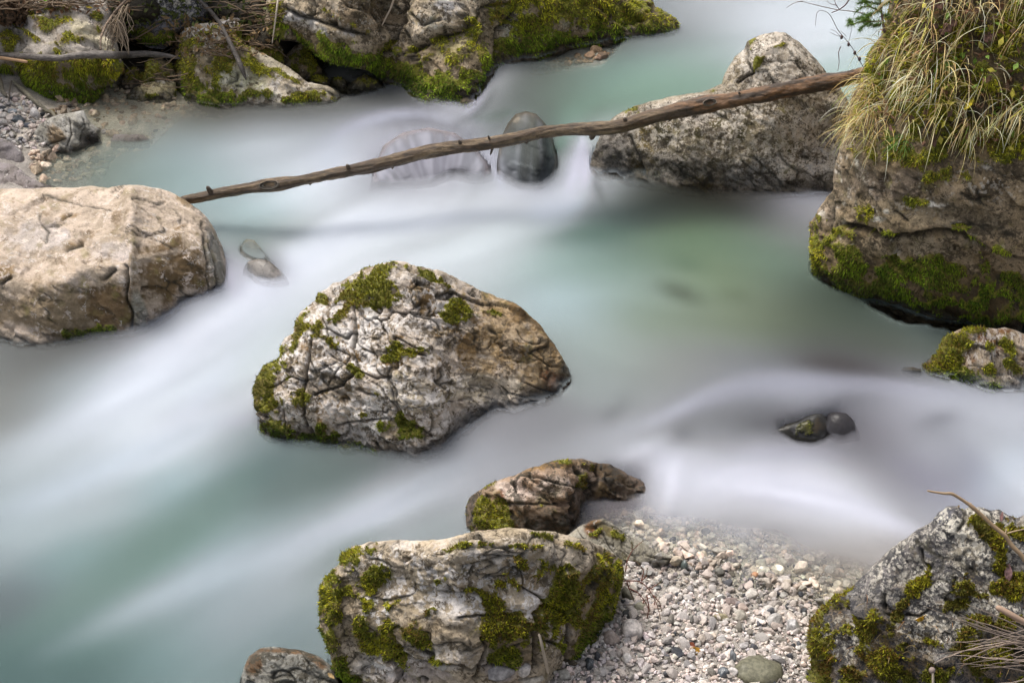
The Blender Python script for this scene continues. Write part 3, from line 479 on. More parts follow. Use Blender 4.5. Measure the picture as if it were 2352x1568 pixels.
RI['bank'] = len(SOLIDS); R['bank'] = rock('boulder', 'massive boulder across the top with moss beard over a dark hollow', 'boulder',
    c2([(90, 175), (100, 60), (110, -120), (400, -330), (1300, -420), (2000, -380), (2350, -150)])+c3([(540, -10), (560, 50), (640, 90), (700, 130), (722, 160), (728, 200), (715, 228)]),
    c2([(90, 175, .36, 4), (160, 230, .33, 4), (330, 262, .31, 4), (420, 340, .28, 4), (500, 390, .25, 4), (640, 410, .24, 4), (760, 440, .2, 4), (830, 500, .1, 6), (860, 545, .04, 40), (940, 590, .03), (1090, 680, .03), (1250, 705, .04), (1370, 705, .05), (1400, 650, .08), (1450, 540, .16), (1490, 490, .18), (1560, 400, .2), (1700, 360, .21), (1950, 330, .22), (2150, 260, .23)])+c3([(500, 245), (715, 228)]),
    a=(92, 38, .75), seed=14, R=50, disp=(.05, .016), facet=(.30, .045), fine=(.08, .010), col=(.32, .275, .21), mat=M_brown, edge=2.6, crackn=.6, thick=.9, hang=.55, tlen=1.7, mossb=1.5,
    lump=[(c2.b([(1250, 480, 200, 200, 0)]), -12)],
    tints=[(c2.b([(1150, 130, 300, 120, -20)]), (.33, .29, .23), .6), (c2.b([(380, 180, 180, 60, 35), (240, 110, 60, 40, 0), (1250, 60, 60, 60, 0, .8), (620, 200, 80, 30, 30, .8)]), (.42, .42, .44), .8), (c2.b([(1280, 330, 200, 90, 0)]), (.30, .27, .15), .7), (c2.b([(700, 90, 260, 120, 0)]), (.19, .15, .10), .6), (c2.b([(1650, 130, 60, 160, 15, .9), (2000, 110, 60, 90, 0, .9), (2150, 160, 80, 40, 0, .8)]), (.30, .31, .27), .8), (c2.b([(2050, 300, 260, 36, -12)]), (.26, .19, .12), .5)],
    lichen=c2.b([(400, 180, 260, 80, 30), (1100, 120, 300, 160, 0, .8), (700, 150, 500, 200, 0, .5), (1650, 150, 100, 200, 0, .7), (2050, 130, 160, 120, 0, .6)]),
    moss=c2.b([(450, 300, 200, 70, 25), (640, 360, 200, 55, 10), (800, 400, 130, 90, 20), (1000, 480, 200, 110, 20), (1200, 560, 230, 130, 5, 1), (1300, 420, 200, 120, 0, .62), (1150, 640, 260, 70, 10), (1420, 560, 60, 100, 0, .8), (1500, 350, 80, 130, 0, .7), (250, 210, 180, 30, 20, .9), (900, 310, 300, 40, 5, .6), (1200, 250, 160, 30, -25, .8), (1450, 300, 90, 60, 0, .8), (1620, 60, 130, 60, -20), (1800, 190, 130, 160, 0), (1650, 300, 110, 60), (2050, 60, 330, 90, 10), (2000, 240, 150, 60, 0, .9), (2250, 150, 160, 120), (1430, 180, 110, 60, 0, .6), (170, 60, 40, 60, 0, .6), (640, 160, 200, 16, 30, .55)])+c3.b([(300, 60, 330, 110, 15), (550, 170, 200, 80, 10), (640, 130, 100, 70, 20)]),
    cracks=[(c2(p), w, d) for p, w, d in [([(990, 0), (940, 120), (900, 240), (880, 280)], 5, .06), ([(220, 50), (330, 110), (480, 150), (600, 190), (740, 220)], 4.5, .04), ([(1010, 90), (1080, 160), (1200, 130)], 3.5, .03), ([(980, 320), (1080, 290), (1200, 230), (1300, 200)], 5, .06), ([(380, 0), (390, 90), (360, 110)], 4, .04), ([(1480, 50), (1560, 30), (1650, 20)], 4, .04), ([(1440, 540), (1540, 380), (1560, 200), (1650, 90), (1680, 0)], 5, .05), ([(1030, 430), (1050, 400), (1040, 480)], 4, .03), ([(800, 0), (820, 120), (800, 200)], 3, .02), ([(1700, 340), (1930, 320), (2150, 240)], 4, .03)]])
RI['tl'] = len(SOLIDS); R['tl'] = rock('boulder', 'slanting grey slab with thick hanging moss skirt at the top left corner', 'boulder',
    fr([(-160, 170), (-170, 60), (-150, -20), (0, -20), (110, -28), (200, -22), (245, 2), (258, 26), (250, 50), (262, 80), (272, 110), (281, 142), (284, 155), (273, 175), (257, 198), (232, 208), (222, 228)]),
    fr([(-160, 170, .2, 5), (0, 172, .16, 5), (15, 178, .14, 5), (25, 195, .1, 6), (45, 202, .07, 10), (60, 225, .05, 30), (110, 236, .05), (150, 236, .05), (190, 237, .05), (222, 228, .05)]),
    a=(92, 40, 20), brk=fr([(-170, 120), (0, 133), (90, 132), (160, 130), (240, 125), (280, 150)]), seed=17, R=30, disp=(.03, .010), facet=(.25, .02), fine=(.07, .007), col=(.35, .33, .31), mat=M_grey, edge=2.6, crackn=.3, thick=.6, hang=.6, tlen=1.9, mossb=1.45,
    tints=[(d6.b([(300, 300, 260, 120, 30)]), (.27, .26, .27), .5), (d6.b([(1200, 450, 400, 120, 35)]), (.40, .38, .30), .5), (d6.b([(150, 520, 160, 120, 0)]), (.18, .17, .13), .5)],
    lichen=d6.b([(900, 300, 800, 400)]),
    moss=d6.b([(500, 230, 190, 50, 32), (640, 300, 180, 90, 25), (820, 260, 130, 60), (480, 500, 140, 24, 35, .9), (270, 380, 100, 20, 32, .7), (130, 560, 130, 120), (780, 690, 50, 25, 20), (850, 520, 100, 90, 0, .75), (1050, 540, 60, 80, -30, .8), (1290, 200, 90, 60, 30), (1330, 370, 80, 70), (700, 80, 200, 60, 0, .8), (600, 1000, 700, 200, 0, 1), (1150, 900, 330, 120, 15, 1), (1400, 950, 240, 200, 0, 1), (500, 1150, 500, 220, 0, 1), (1000, 1200, 420, 160, 0, 1), (80, 900, 160, 90, 0, 1), (600, 840, 500, 60, 4, .8)]))
RI['blue'] = len(SOLIDS); R['blue'] = rock('boulder', 'small blue-grey boulder blotched with lichen on the top bank', 'boulder',
    c1([(843, 170), (838, 90), (855, 20), (870, -60), (1000, -110), (1200, -120), (1380, -90), (1440, -20), (1440, 60), (1400, 140)]),
    c1([(843, 170, .3, 8), (860, 210, .28, 8), (900, 240, .26, 8), (1000, 300, .22, 8), (1100, 310, .22, 8), (1200, 230, .26, 8), (1300, 190, .28, 8), (1400, 140, .3, 8)]),
    a=(88, 30, .8), seed=19, R=26, disp=(.03, .01), facet=(.2, .02), col=(.17, .175, .21), mat=M_lichen, edge=2.2, thick=.4, hang=.6, tlen=1.6,
    moss=c1.b([(1000, 260, 150, 50), (1150, 250, 90, 45), (880, 215, 50, 30), (1290, 180, 110, 14, -10, .8)]), lichen=c1.b([(1100, 0, 400, 130, 0, .8)]))
RI['mossy'] = len(SOLIDS); R['mossy'] = rock('boulder', 'pale boulder capped with olive moss, a stick lying down its face', 'boulder',
    c1([(1172, 530), (1163, 470), (1190, 400), (1198, 330), (1198, 230), (1250, 190), (1320, 168), (1400, 152), (1480, 165), (1560, 215), (1640, 300), (1750, 350), (1900, 430), (2000, 500), (2070, 555), (2200, 578), (2280, 630), (2302, 685)]),
    c1([(1172, 530), (1200, 570), (1260, 640), (1330, 690), (1450, 715), (1600, 722), (1700, 724), (1850, 728), (1990, 718), (2150, 705), (2302, 685)]),
    a=(84, 28, .8), seed=21, R=30, disp=(.03, .01), facet=(.2, .016), col=(.37, .345, .28), mat=M_pale, edge=2.2, crackn=.3, thick=.4, hang=.45, tlen=1.6, wet=.03, mossb=1.4,
    tints=[(c1.b([(1650, 560, 260, 90, 10)]), (.36, .37, .27), .4), (c1.b([(2000, 620, 260, 70, 20)]), (.40, .36, .29), .3)], lichen=c1.b([(1400, 230, 250, 100, 0, 1), (1800, 570, 400, 120, 0, .5)]),
    moss=c1.b([(1260, 300, 90, 60), (1420, 220, 110, 26, -10, .8), (1560, 260, 90, 50, 40, .8), (1270, 440, 130, 110), (1420, 450, 190, 70, -15), (1300, 560, 120, 120, 20), (1380, 650, 120, 60, 10), (1500, 640, 110, 60), (1700, 635, 95, 50), (1700, 420, 180, 40, 28), (1900, 500, 170, 22, 27), (2040, 660, 130, 42, -3), (2240, 670, 60, 28), (1600, 370, 120, 60, 20, .8), (1450, 400, 90, 60, 0, .8)]),
    cracks=[(c1([(1540, 550), (1580, 540), (1590, 500)]), 4, .02), (c1([(1580, 575), (1620, 580)]), 3, .015), (c1([(2050, 620), (2150, 600), (2250, 640)]), 3, .01)])
def small(key, label, top, foot, **kw):
    d = dict(a=(80, 22, .9), R=14, disp=(.012, .006), facet=(.1, .014), fine=(.035, .004), st=2.4, thick=.16, edge=1.2, ext=25, wet=.03, tlen=1.2); d.update(kw)
    RI[key] = len(SOLIDS); R[key] = rock(kw.get('name', 'rock') if 'name' in kw else 'rock', label, 'rock', top, foot, **{k: v for k, v in d.items() if k != 'name'}); return R[key]
small('s1', 'pointed mossy rock wedged beside the dark hollow of the bank', c1([(1902, 405), (1915, 370), (1990, 300), (2030, 286), (2080, 320), (2110, 400), (2165, 465)]), c1([(1902, 405, .13), (1915, 450, .11), (1980, 500, .08), (2060, 535, .06), (2165, 465, .1)]), seed=31, col=(.28, .24, .17), mat=M_brown, moss=c1.b([(2060, 430, 90, 100, 20, .9), (1990, 470, 60, 40)]), tlen=1.4)
small('s2', 'brown mossy rock leaning on the bank above the stick', c1([(1590, 330), (1620, 260), (1700, 220), (1790, 208), (1850, 260), (1900, 330), (1910, 420)]), c1([(1590, 330, .25), (1750, 400, .2), (1910, 440, .16)]), seed=32, col=(.2, .17, .11), mat=M_brown, moss=c1.b([(1700, 260, 110, 30, -10, .9), (1830, 360, 110, 60, 30, .9), (1700, 340, 70, 30, 10, .8)]), tlen=1.5, thick=.3)
small('s3', 'small whitish rock behind the stick near the top edge', c1([(1455, 170), (1470, 135), (1540, 118), (1610, 120), (1635, 160), (1625, 225)]), c1([(1455, 170, .36), (1540, 225, .33), (1625, 232, .32)]), seed=33, col=(.34, .31, .26), mat=M_pale, moss=c1.b([(1620, 200, 40, 40, 0, .7)]), thick=.25)
small('s4', 'low rounded olive stone at the back edge of the shallow pool', c1([(850, 640), (900, 592), (970, 560), (1050, 535), (1130, 533), (1180, 555), (1185, 640)]), c1([(850, 645), (940, 668), (1050, 668), (1185, 655)]), seed=34, a=(60, 15, .9), col=(.27, .25, .16), mat=M_brown, moss=c1.b([(1100, 640, 110, 25, 0, .7), (900, 640, 60, 20, 0, .6)]), tuft=.5)
small('s5', 'knobbly mossy stone at the tail of the pale moss-capped boulder', c1([(2066, 540), (2080, 508), (2140, 500), (2200, 520), (2225, 575)]), c1([(2066, 545, .05), (2140, 585), (2225, 580)]), seed=35, col=(.16, .14, .08), mat=M_brown, moss=c1.b([(2140, 530, 70, 30, 0, .6)]))
small('s6', 'stone half in shade of the dark hollow beside the water', c1([(2215, 560), (2240, 522), (2290, 515), (2330, 545), (2340, 585)])+c2([(640, 540)])[:0], c1([(2215, 565, .04), (2280, 590), (2340, 588)]), seed=36, col=(.2, .18, .11), mat=M_brown, moss=c1.b([(2280, 540, 50, 20, 0, .5)]))
small('s7', 'flat olive rock at the mouth of the dark hollow', c2([(610, 545), (640, 515), (690, 480), (730, 470), (790, 500), (835, 545)]), c2([(610, 560), (700, 572), (835, 560)]), seed=37, col=(.12, .11, .07), mat=M_wet, moss=c2.b([(740, 510, 80, 25, 10, .6)]))
small('s8', 'dark mossy rock in the gap under the driftwood branch', c1([(965, 520), (975, 430), (1010, 392), (1090, 395), (1150, 430), (1190, 500), (1190, 560)]), c1([(965, 520, .12), (1060, 560, .09), (1190, 560, .08)]), seed=38, col=(.12, .11, .07), mat=M_wet, moss=c1.b([(1050, 460, 120, 80, 0, .8)]), thick=.3)
small('s9', 'rough stones wedged behind the low olive stone', c1([(800, 570), (840, 470), (900, 440), (990, 500), (1100, 510), (1170, 530), (1180, 560)]), c1([(800, 585, .05), (880, 600, .05), (1000, 570, .06), (1180, 565, .06)]), seed=39, col=(.13, .115, .08), mat=M_wet, moss=c1.b([(900, 500, 120, 50, 0, .6), (1080, 530, 80, 20, 0, .6)]), facet=(.07, .02))
small('s10', 'fractured blue-grey rock at the edge of the left pebble beach', c1([(165, 990), (200, 930), (260, 840), (350, 785), (420, 765), (480, 757), (565, 742), (580, 775), (590, 800), (640, 850), (668, 870), (655, 900)]), c1([(165, 995), (250, 1012), (400, 1022), (500, 1015), (580, 975), (640, 945), (655, 900)]), name='rock', seed=40, a=(72, 18, 1.), col=(.30, .305, .30), mat=M_grey, facet=(.12, .03), crackn=.8, R=12, thick=.25, disp=(.02, .006), tints=[(c1.b([(380, 900, 60, 70, 0)]), (.25, .2, .14), .6), (c1.b([(600, 930, 70, 50, -40)]), (.1, .095, .09), .4)],
      cracks=[(c1([(470, 800), (480, 900), (450, 980)]), 2.2, .015), (c1([(330, 960), (400, 945), (440, 930)]), 2.2, .015), (c1([(560, 800), (570, 870), (540, 950)]), 2.2, .012)])
small('s11', 'low grey rock just breaking the pool surface', c1([(745, 930), (770, 902), (880, 903), (960, 905), (1010, 940)]), c1([(745, 945), (860, 962), (1010, 948)]), seed=41, a=(50, 10, .9), col=(.33, .31, .31), mat=M_grey, wet=.05)
small('s12', 'purplish grey rock at the left frame edge behind the pebbles', c1([(-120, 960), (-60, 940), (0, 935), (60, 952), (110, 985), (150, 1020), (168, 1080), (185, 1150)]), c1([(-120, 1150), (100, 1150), (185, 1158)]), seed=42, a=(60, 20, 1.), col=(.20, .19, .21), mat=M_grey, thick=.3)
small('s13', 'smooth sloping dark rock between the flat boulder and the pool', c1([(-120, 1110), (0, 1085), (90, 1105), (150, 1150), (210, 1200), (300, 1235), (385, 1262)]), c1([(-120, 1350), (200, 1310), (385, 1268)]), seed=43, a=(40, 12, 1.), col=(.22, .205, .22), mat=M_grey, thick=.3, ext=12)
small('s14', 'small broken slate-blue stone lying on the smooth dark rock', c1([(80, 1250), (95, 1212), (140, 1200), (190, 1215), (235, 1230), (290, 1252)]), c1([(80, 1268), (290, 1262)]), seed=44, col=(.20, .23, .28), mat=M_grey, facet=(.06, .02), ext=8, a=(70, 30, 1))
RI['front'] = len(SOLIDS); R['front'] = rock('boulder', 'big rounded boulder with white lichen and moss clumps at the bottom centre', 'boulder',
    c8([(118, 905), (125, 860), (160, 790), (200, 750), (240, 715), (258, 650), (330, 608), (440, 575), (560, 562), (700, 565), (870, 560), (960, 543), (1080, 508), (1200, 494), (1300, 485), (1450, 495), (1600, 510), (1700, 540), (1800, 560), (1900, 608), (1970, 650), (2020, 695), (2038, 760), (2020, 850), (1990, 960), (1960, 1060), (1900, 1145)]),
    c8([(118, 905, .12, 2), (119, 1000, .04, 2), (130, 1120, -.02, 3), (165, 1200, -.06, 3), (218, 1350, -.12, 6), (285, 1460, -.2, 8), (400, 1620, -.26), (1000, 1640, -.05), (1450, 1560, -.06), (1680, 1410, -.08), (1730, 1370, -.08), (1800, 1270, -.08), (1900, 1145, -.09)]),
    a=(80, 12, 26), brk=c8([(118, 900), (250, 760), (420, 660), (640, 640), (900, 640), (1300, 630), (1600, 640), (1900, 670), (2030, 800)]), seed=23, R=36, disp=(.03, .012), facet=(.20, .020), fine=(.055, .006), slant=10, st=2.5, rough=.8, col=(.33, .29, .235), mat=M_pale, edge=2.4, crackn=.5, thick=.55, wet=.02, tlen=1.15,
    lump=[(c8.b([(1560, 1120, 110, 120)]), -18), (c8.b([(800, 1000, 450, 120, 12)]), -22)],
    tints=[(c8.b([(560, 1050, 160, 240, 50), (300, 1000, 120, 300, -25)]), (.24, .205, .155), .6), (c8.b([(1050, 1120, 480, 110, 8)]), (.24, .205, .155), .6), (c8.b([(700, 1400, 260, 80, 10), (1250, 1390, 120, 60)]), (.30, .27, .27), .4), (c8.b([(1880, 800, 110, 220, 10)]), (.30, .27, .20), .4), (c8.b([(1000, 540, 600, 40, -8)]), (.35, .30, .23), .5)],
    lichen=c8.b([(560, 680, 150, 50, 0, 1.2), (1000, 850, 500, 180, 8, 1.1), (1050, 980, 220, 70, 5, 1.2), (520, 970, 100, 130, 0, 1.1), (1350, 900, 170, 200, 0, 1.1), (500, 1350, 120, 80, 0, .9), (900, 700, 600, 150, 0, .6), (800, 1300, 300, 100, 0, .5), (1560, 1100, 120, 160, 0, .5)]),
    moss=c8.b([(310, 670, 70, 80, -20), (430, 630, 60, 18, -35), (445, 790, 95, 80), (320, 890, 75, 40, 10, .8), (190, 790, 45, 50), (150, 960, 40, 110), (205, 980, 50, 90, 0, .9), (150, 1100, 40, 90), (200, 1200, 55, 110, -15), (260, 1340, 60, 110, -20), (330, 1440, 50, 60, -20), (590, 945, 60, 36, -20), (890, 810, 55, 18, -25, .8), (1060, 885, 110, 24, 8), (1160, 905, 60, 20, 15), (1230, 960, 55, 60, 0, .9), (940, 880, 40, 16, 0, .8), (1265, 860, 26, 20),
               (420, 1080, 55, 120, 5), (480, 1200, 100, 70, 20), (580, 1200, 60, 120, 0), (620, 1290, 30, 70, -30, .8), (730, 1130, 90, 60, 0, .8), (790, 1210, 40, 30, 20, .7), (1330, 1120, 110, 110, 0), (1250, 1210, 110, 60, 0, .9), (1180, 1130, 60, 80, 0, .6), (860, 1320, 70, 22, 0, .8), (1330, 1290, 120, 70, 0), (1240, 1330, 40, 30, 0, .9), (990, 600, 110, 14, -8), (1190, 575, 110, 14, -8), (1350, 590, 110, 14, 8), (1560, 565, 90, 16, 15), (1700, 600, 100, 14, 10), (1400, 740, 90, 40, 20, .9), (1560, 800, 200, 90, 5), (1700, 860, 150, 130, 10), (1600, 950, 120, 70, 0), (1560, 1060, 90, 90), (1640, 1190, 60, 70, 10, .8), (1730, 1080, 80, 230, 0), (1760, 1250, 80, 130, 0), (1850, 1100, 100, 130, -10), (1940, 980, 80, 170, -8), (2000, 820, 40, 160, -3), (1870, 760, 36, 120, -5), (1930, 640, 90, 22, 30, .9), (1470, 1080, 40, 150, 0, .8), (1640, 740, 130, 30, 15, .8), (1880, 920, 40, 100, -10, .8), (840, 1060, 50, 60, 0, .6), (990, 1020, 40, 20, 0, .6)]),
    cracks=[(c8(p), w, d) for p, w, d in [([(560, 1320), (630, 1290), (800, 1350), (950, 1340), (1080, 1380), (1150, 1330), (1160, 1290), (1170, 1250), (1130, 1170)], 3.4, .04), ([(1450, 1000), (1440, 1100), (1460, 1250), (1480, 1340)], 4, .05), ([(1480, 960), (1600, 980), (1670, 1060), (1670, 1200), (1680, 1380)], 4, .05), ([(1340, 760), (1400, 780), (1400, 860), (1470, 900), (1500, 950), (1440, 1010)], 3.4, .035), ([(1480, 1180), (1600, 1220), (1670, 1150)], 3, .03), ([(1130, 1370), (1200, 1350), (1340, 1390)], 3, .03), ([(870, 890), (1000, 905), (1140, 920), (1230, 1030), (1000, 1050)], 2.6, .02), ([(650, 1090), (590, 1100), (640, 1250)], 2.4, .02), ([(1340, 1050), (1420, 1070)], 3, .03), ([(430, 850), (410, 960), (440, 1080)], 2.6, .02), ([(1100, 1440), (1130, 1370)], 4, .04), ([(1840, 640), (1850, 900)], 3, .015), ([(1980, 660), (1990, 900)], 3, .02)]])
RI['brown'] = len(SOLIDS); R['brown'] = rock('boulder', 'rusty brown boulder with bright moss end behind the big front boulder', 'boulder',
    c8([(1040, 430), (1036, 370), (1060, 300), (1140, 240), (1220, 190), (1350, 160), (1420, 120), (1500, 98), (1580, 65), (1680, 55), (1780, 56), (1850, 76), (1950, 90), (2060, 150), (2150, 190), (2185, 245)]),
    c8([(1040, 440), (1080, 560), (1300, 610), (1660, 560), (1700, 460), (1750, 395), (1790, 310), (1900, 275), (2050, 290), (2185, 255)]),
    a=(78, 26, 1.), seed=25, R=26, disp=(.025, .014), facet=(.13, .024), fine=(.045, .010), col=(.27, .20, .15), mat=M_wet, edge=1.8, crackn=.6, thick=.35, st=2.8,
    tints=[(c8.b([(1350, 260, 160, 60, 10), (1600, 230, 110, 60, 0)]), (.40, .34, .31), .9), (c8.b([(1600, 100, 220, 30, -10), (1950, 150, 160, 50, 25)]), (.19, .12, .05), .6), (c8.b([(1500, 440, 200, 90, 0)]), (.085, .06, .04), .5), (c8.b([(1250, 310, 40, 60, 20)]), (.14, .06, .03), .4), (c8.b([(1900, 250, 70, 50, 0)]), (.28, .2, .1), .6)],
    lichen=c8.b([(1350, 260, 240, 90), (1700, 250, 160, 100, 0, .6)]),
    moss=c8.b([(1160, 390, 110, 110), (1200, 460, 100, 50), (1170, 240, 60, 16, -30, .7), (1750, 200, 35, 45, 0, .9), (1800, 100, 50, 22, 20, .6), (1660, 80, 120, 14, 0, .6), (1490, 350, 30, 30, 0, .6)]),
    cracks=[(c8(p), w, d) for p, w, d in [([(1700, 110), (1760, 190), (1690, 290), (1700, 400)], 4, .035), ([(1870, 90), (1870, 180), (1800, 260)], 4, .03), ([(1400, 150), (1500, 180), (1640, 230), (1700, 240)], 3, .02), ([(1250, 330), (1500, 335), (1640, 345)], 3, .015)]])
small('slab', 'thin grey-green slab poking out between the front boulder and the gravel', c8([(1640, 560), (1750, 480), (1830, 440), (1900, 428), (1960, 460), (2050, 530), (2150, 580), (2250, 630), (2340, 668)]), c8([(1640, 640, -.13), (2000, 700, -.13), (2200, 700, -.13), (2340, 672, -.14)]), seed=46, a=(40, 25, 1.), col=(.22, .215, .19), mat=M_grey, thick=.15, tints=[(c8.b([(1850, 480, 60, 60, 0)]), RUST, .5), (c8.b([(1930, 500, 100, 30, 35)]), OLIVE, .6)], moss=c8.b([(1880, 500, 60, 18, -20, .7), (1960, 500, 80, 22, 35, .6)]), tuft=.6, ext=15)
small('wet', 'dark wet stone with a rusty rim at the bottom edge', d4([(1045, 1640), (1050, 1568), (1068, 1500), (1090, 1450), (1140, 1415), (1200, 1407), (1320, 1424), (1400, 1450), (1455, 1495), (1490, 1568), (1500, 1640)]), d4([(1045, 1650, -.26), (1300, 1660, -.26), (1500, 1650, -.26)]), seed=47, a=(66, 22, 1.), R=24, disp=(.015, .006), facet=(.12, .014), col=(.17, .175, .17), mat=M_wet, thick=.3, tints=[(d4.b([(1250, 1425, 200, 16, 4), (1110, 1480, 30, 60, 10), (1380, 1470, 70, 18, 40)]), (.10, .06, .03), .5)])
RI['rb'] = len(SOLIDS); R['rb'] = rock('boulder', 'dark steep boulder crusted with white lichen in the bottom right corner', 'boulder',
    d2([(270, 1180), (280, 1130), (300, 1070), (350, 1010), (420, 940), (490, 900), (560, 870), (650, 775), (720, 700), (790, 640), (870, 550), (970, 490), (1090, 400), (1190, 340), (1230, 280), (1300, 235), (1370, 233), (1410, 255), (1470, 255), (1530, 238), (1620, 262), (1690, 256), (1760, 300), (1830, 320), (1880, 300), (2100, 330), (2500, 420)]),
    d2([(270, 1180, .05, 2), (280, 1300, .02, 2), (300, 1450, -.03, 2), (302, 1700, -.03, 20), (800, 1900, .0), (2500, 1900, .1)]),
    a=(72, 45, 1.), seed=27, R=60, disp=(.035, .012), facet=(.22, .02), fine=(.06, .008), col=(.15, .145, .15), tcol=[[.13, .12, .02], [.25, .24, .025], [.42, .40, .03], [.26, .15, .04], [.08, .06, .02]], mat=M_lichen, edge=2., crackn=.35, thick=.9, wet=.001, tlen=1.2, st=3.4,
    tints=[(d2.b([(1500, 500, 260, 220, 20), (1300, 1150, 260, 120, 0), (1650, 950, 200, 80, 0)]), (.42, .40, .35), .6), (d2.b([(1270, 330, 100, 120, 20), (1180, 560, 80, 70)]), (.10, .105, .13), .5), (d2.b([(900, 1350, 330, 260, 0), (1650, 1350, 300, 200, 0, .8)]), (.13, .10, .045), .7), (d2.b([(560, 900, 60, 120, 35)]), (.12, .12, .12), .5)],
    lichen=d2.b([(1500, 480, 330, 260, 0, 1.2), (1250, 1120, 300, 200, 0, 1.1), (900, 650, 200, 300, 40, .6), (500, 1250, 200, 150, 0, .9), (1600, 950, 300, 120, 0, 1.), (1200, 800, 200, 200, 0, .9)]),
    moss=d2.b([(380, 1130, 110, 200, 25), (450, 980, 120, 70, -38), (340, 1300, 60, 140, 0), (380, 1470, 90, 110, 0, 1), (560, 850, 60, 22, -50), (520, 1120, 90, 100, 0, .75), (1040, 870, 75, 75, -30), (1110, 800, 70, 45, -20), (1160, 700, 30, 80, 5, .8), (980, 960, 110, 50, -25, .8), (850, 1180, 75, 110), (900, 1040, 80, 70, 0, .8), (1170, 1260, 70, 50), (620, 1150, 60, 60, 0, .7), (740, 1080, 60, 120, 10, .6), (1440, 820, 90, 80, 10), (1600, 880, 200, 60, 5), (1800, 850, 150, 80), (1350, 960, 130, 40, -15), (1560, 400, 40, 70, -30, .8), (1680, 480, 60, 90, -35, .9), (1730, 580, 50, 70, 0, .8), (1690, 700, 50, 50, 0, .9), (1850, 430, 80, 60), (1800, 310, 40, 22), (1385, 275, 28, 22, 0, .9), (1500, 350, 70, 20, -20, .8), (1700, 370, 30, 20), (900, 1400, 260, 180, 0, .85), (1100, 1480, 300, 130, 0, .8), (1600, 1330, 330, 160, 0, .62), (1650, 1500, 300, 100, 0, .7), (600, 1500, 180, 70, 0, .7), (1700, 1080, 200, 50, 0, .8)]),
    cracks=[(d2(p), w, d) for p, w, d in [([(1110, 560), (1120, 650), (1180, 700)], 4, .03), ([(820, 900), (830, 1040), (880, 1060)], 4, .02), ([(1000, 1050), (1100, 1060), (1180, 1000)], 4, .03), ([(1410, 255), (1440, 330), (1380, 420)], 4, .02), ([(1370, 760), (1340, 840)], 3, .02)]])
small('rs', 'striped white and rust boulder half covered by vivid green moss at the right edge', d3([(1535, 475), (1545, 450), (1600, 410), (1650, 372), (1680, 310), (1700, 260), (1740, 235), (1800, 208), (1850, 190), (1950, 186), (2060, 200), (2120, 190), (2190, 205), (2260, 235), (2450, 300), (2600, 420)]), d3([(1535, 480), (1620, 530), (1750, 570), (1870, 612), (1960, 640), (2100, 645), (2260, 655), (2450, 650), (2600, 640)]), seed=48, a=(72, 30, .9), R=30, st=2.8, disp=(.02, .01), facet=(.13, .03), mossn=.3, col=(.35, .30, .245), mat=M_streak, thick=.4, ext=50, wet=.05,
      tints=[(d3.b([(2000, 260, 90, 60, 40, .8), (1900, 400, 40, 120, -20, .8), (2120, 215, 60, 22)]), RUST, .8)], lichen=d3.b([(2100, 350, 300, 180)]),
      moss=d3.b([(1780, 300, 110, 90, 0, 1.2), (1740, 420, 130, 110, 10, 1.1), (1870, 210, 110, 26, 0, 1.1), (1620, 470, 90, 55, -20), (1830, 520, 140, 80, 15, .95), (2160, 330, 45, 110, -35, .9), (2000, 330, 50, 26, 40, .8), (2190, 470, 80, 50, 30, .9), (2020, 500, 70, 50, 20, .8), (1990, 590, 120, 30, 10, .8)]), tlen=1.3, mossb=1.25)
R['rs']['category'] = 'boulder'; R['rs'].name = 'boulder'
small('d1', 'black mossy stone in the middle of the right cascade', d3([(490, 905), (560, 880), (630, 858), (700, 835), (750, 806), (800, 790), (845, 790), (876, 812), (890, 870), (892, 975)]), d3([(490, 925), (620, 985), (740, 1024), (830, 1030), (892, 985)]), seed=49, a=(74, 25, 1), col=(.045, .045, .04), mat=M_soft, moss=d3.b([(760, 900, 90, 50, -20, .45)]), tuft=.12, wet=.08, st=2, disp=(.012, .0015), facet=(.16, .004), fine=(.06, 0), crackn=0, rough=.15, edge=.6)
small('d2', 'veiled dark stone touching the right side of the black mossy one', d3([(868, 860), (880, 800), (905, 782), (960, 778), (1020, 792), (1060, 825), (1090, 870), (1115, 940)]), d3([(868, 940), (960, 1000), (1115, 970)]), seed=50, a=(74, 25, 1), col=(.05, .047, .054), mat=M_soft, wet=.08, st=2, disp=(.012, .0015), facet=(.16, .004), fine=(.06, 0), crackn=0, rough=.15, edge=.6)
small('d3', 'tiny dark wet rock beside the striped boulder', d3([(1400, 485), (1420, 468), (1480, 463), (1540, 478)]), d3([(1400, 498, -.0), (1470, 512, -.0), (1540, 505, -.0)]), seed=51, a=(60, 20, 1), col=(.05, .048, .045), mat=M_wet, st=2, ext=10)
small('v1', 'blurred grey-brown rock under thin water right of the flat boulder', c6([(1905, 735), (1945, 680), (2020, 655), (2110, 675), (2180, 735), (2240, 790), (2275, 855)]), c6([(1905, 790), (2020, 868), (2150, 888), (2275, 872)]), seed=52, a=(60, 22, 1), col=(.15, .14, .135), mat=M_soft, st=2.2, ext=20, disp=(.012, .0015), facet=(.16, .004), fine=(.06, 0), crackn=0, rough=.15, edge=.6)
small('v2', 'submerged olive-grey rock behind the blurred one', c6([(1840, 640), (1870, 560), (1930, 500), (1990, 510), (2050, 580), (2120, 650), (2200, 740)]), c6([(1840, 660, -.02), (1950, 720, -.02), (2050, 740, -.02), (2200, 760, -.02)]), seed=53, a=(40, 12, 1), col=(.12, .12, .10), mat=M_soft, st=2.2, ext=14, disp=(.012, .0015), facet=(.16, .004), fine=(.06, 0), crackn=0, rough=.15, edge=.6)
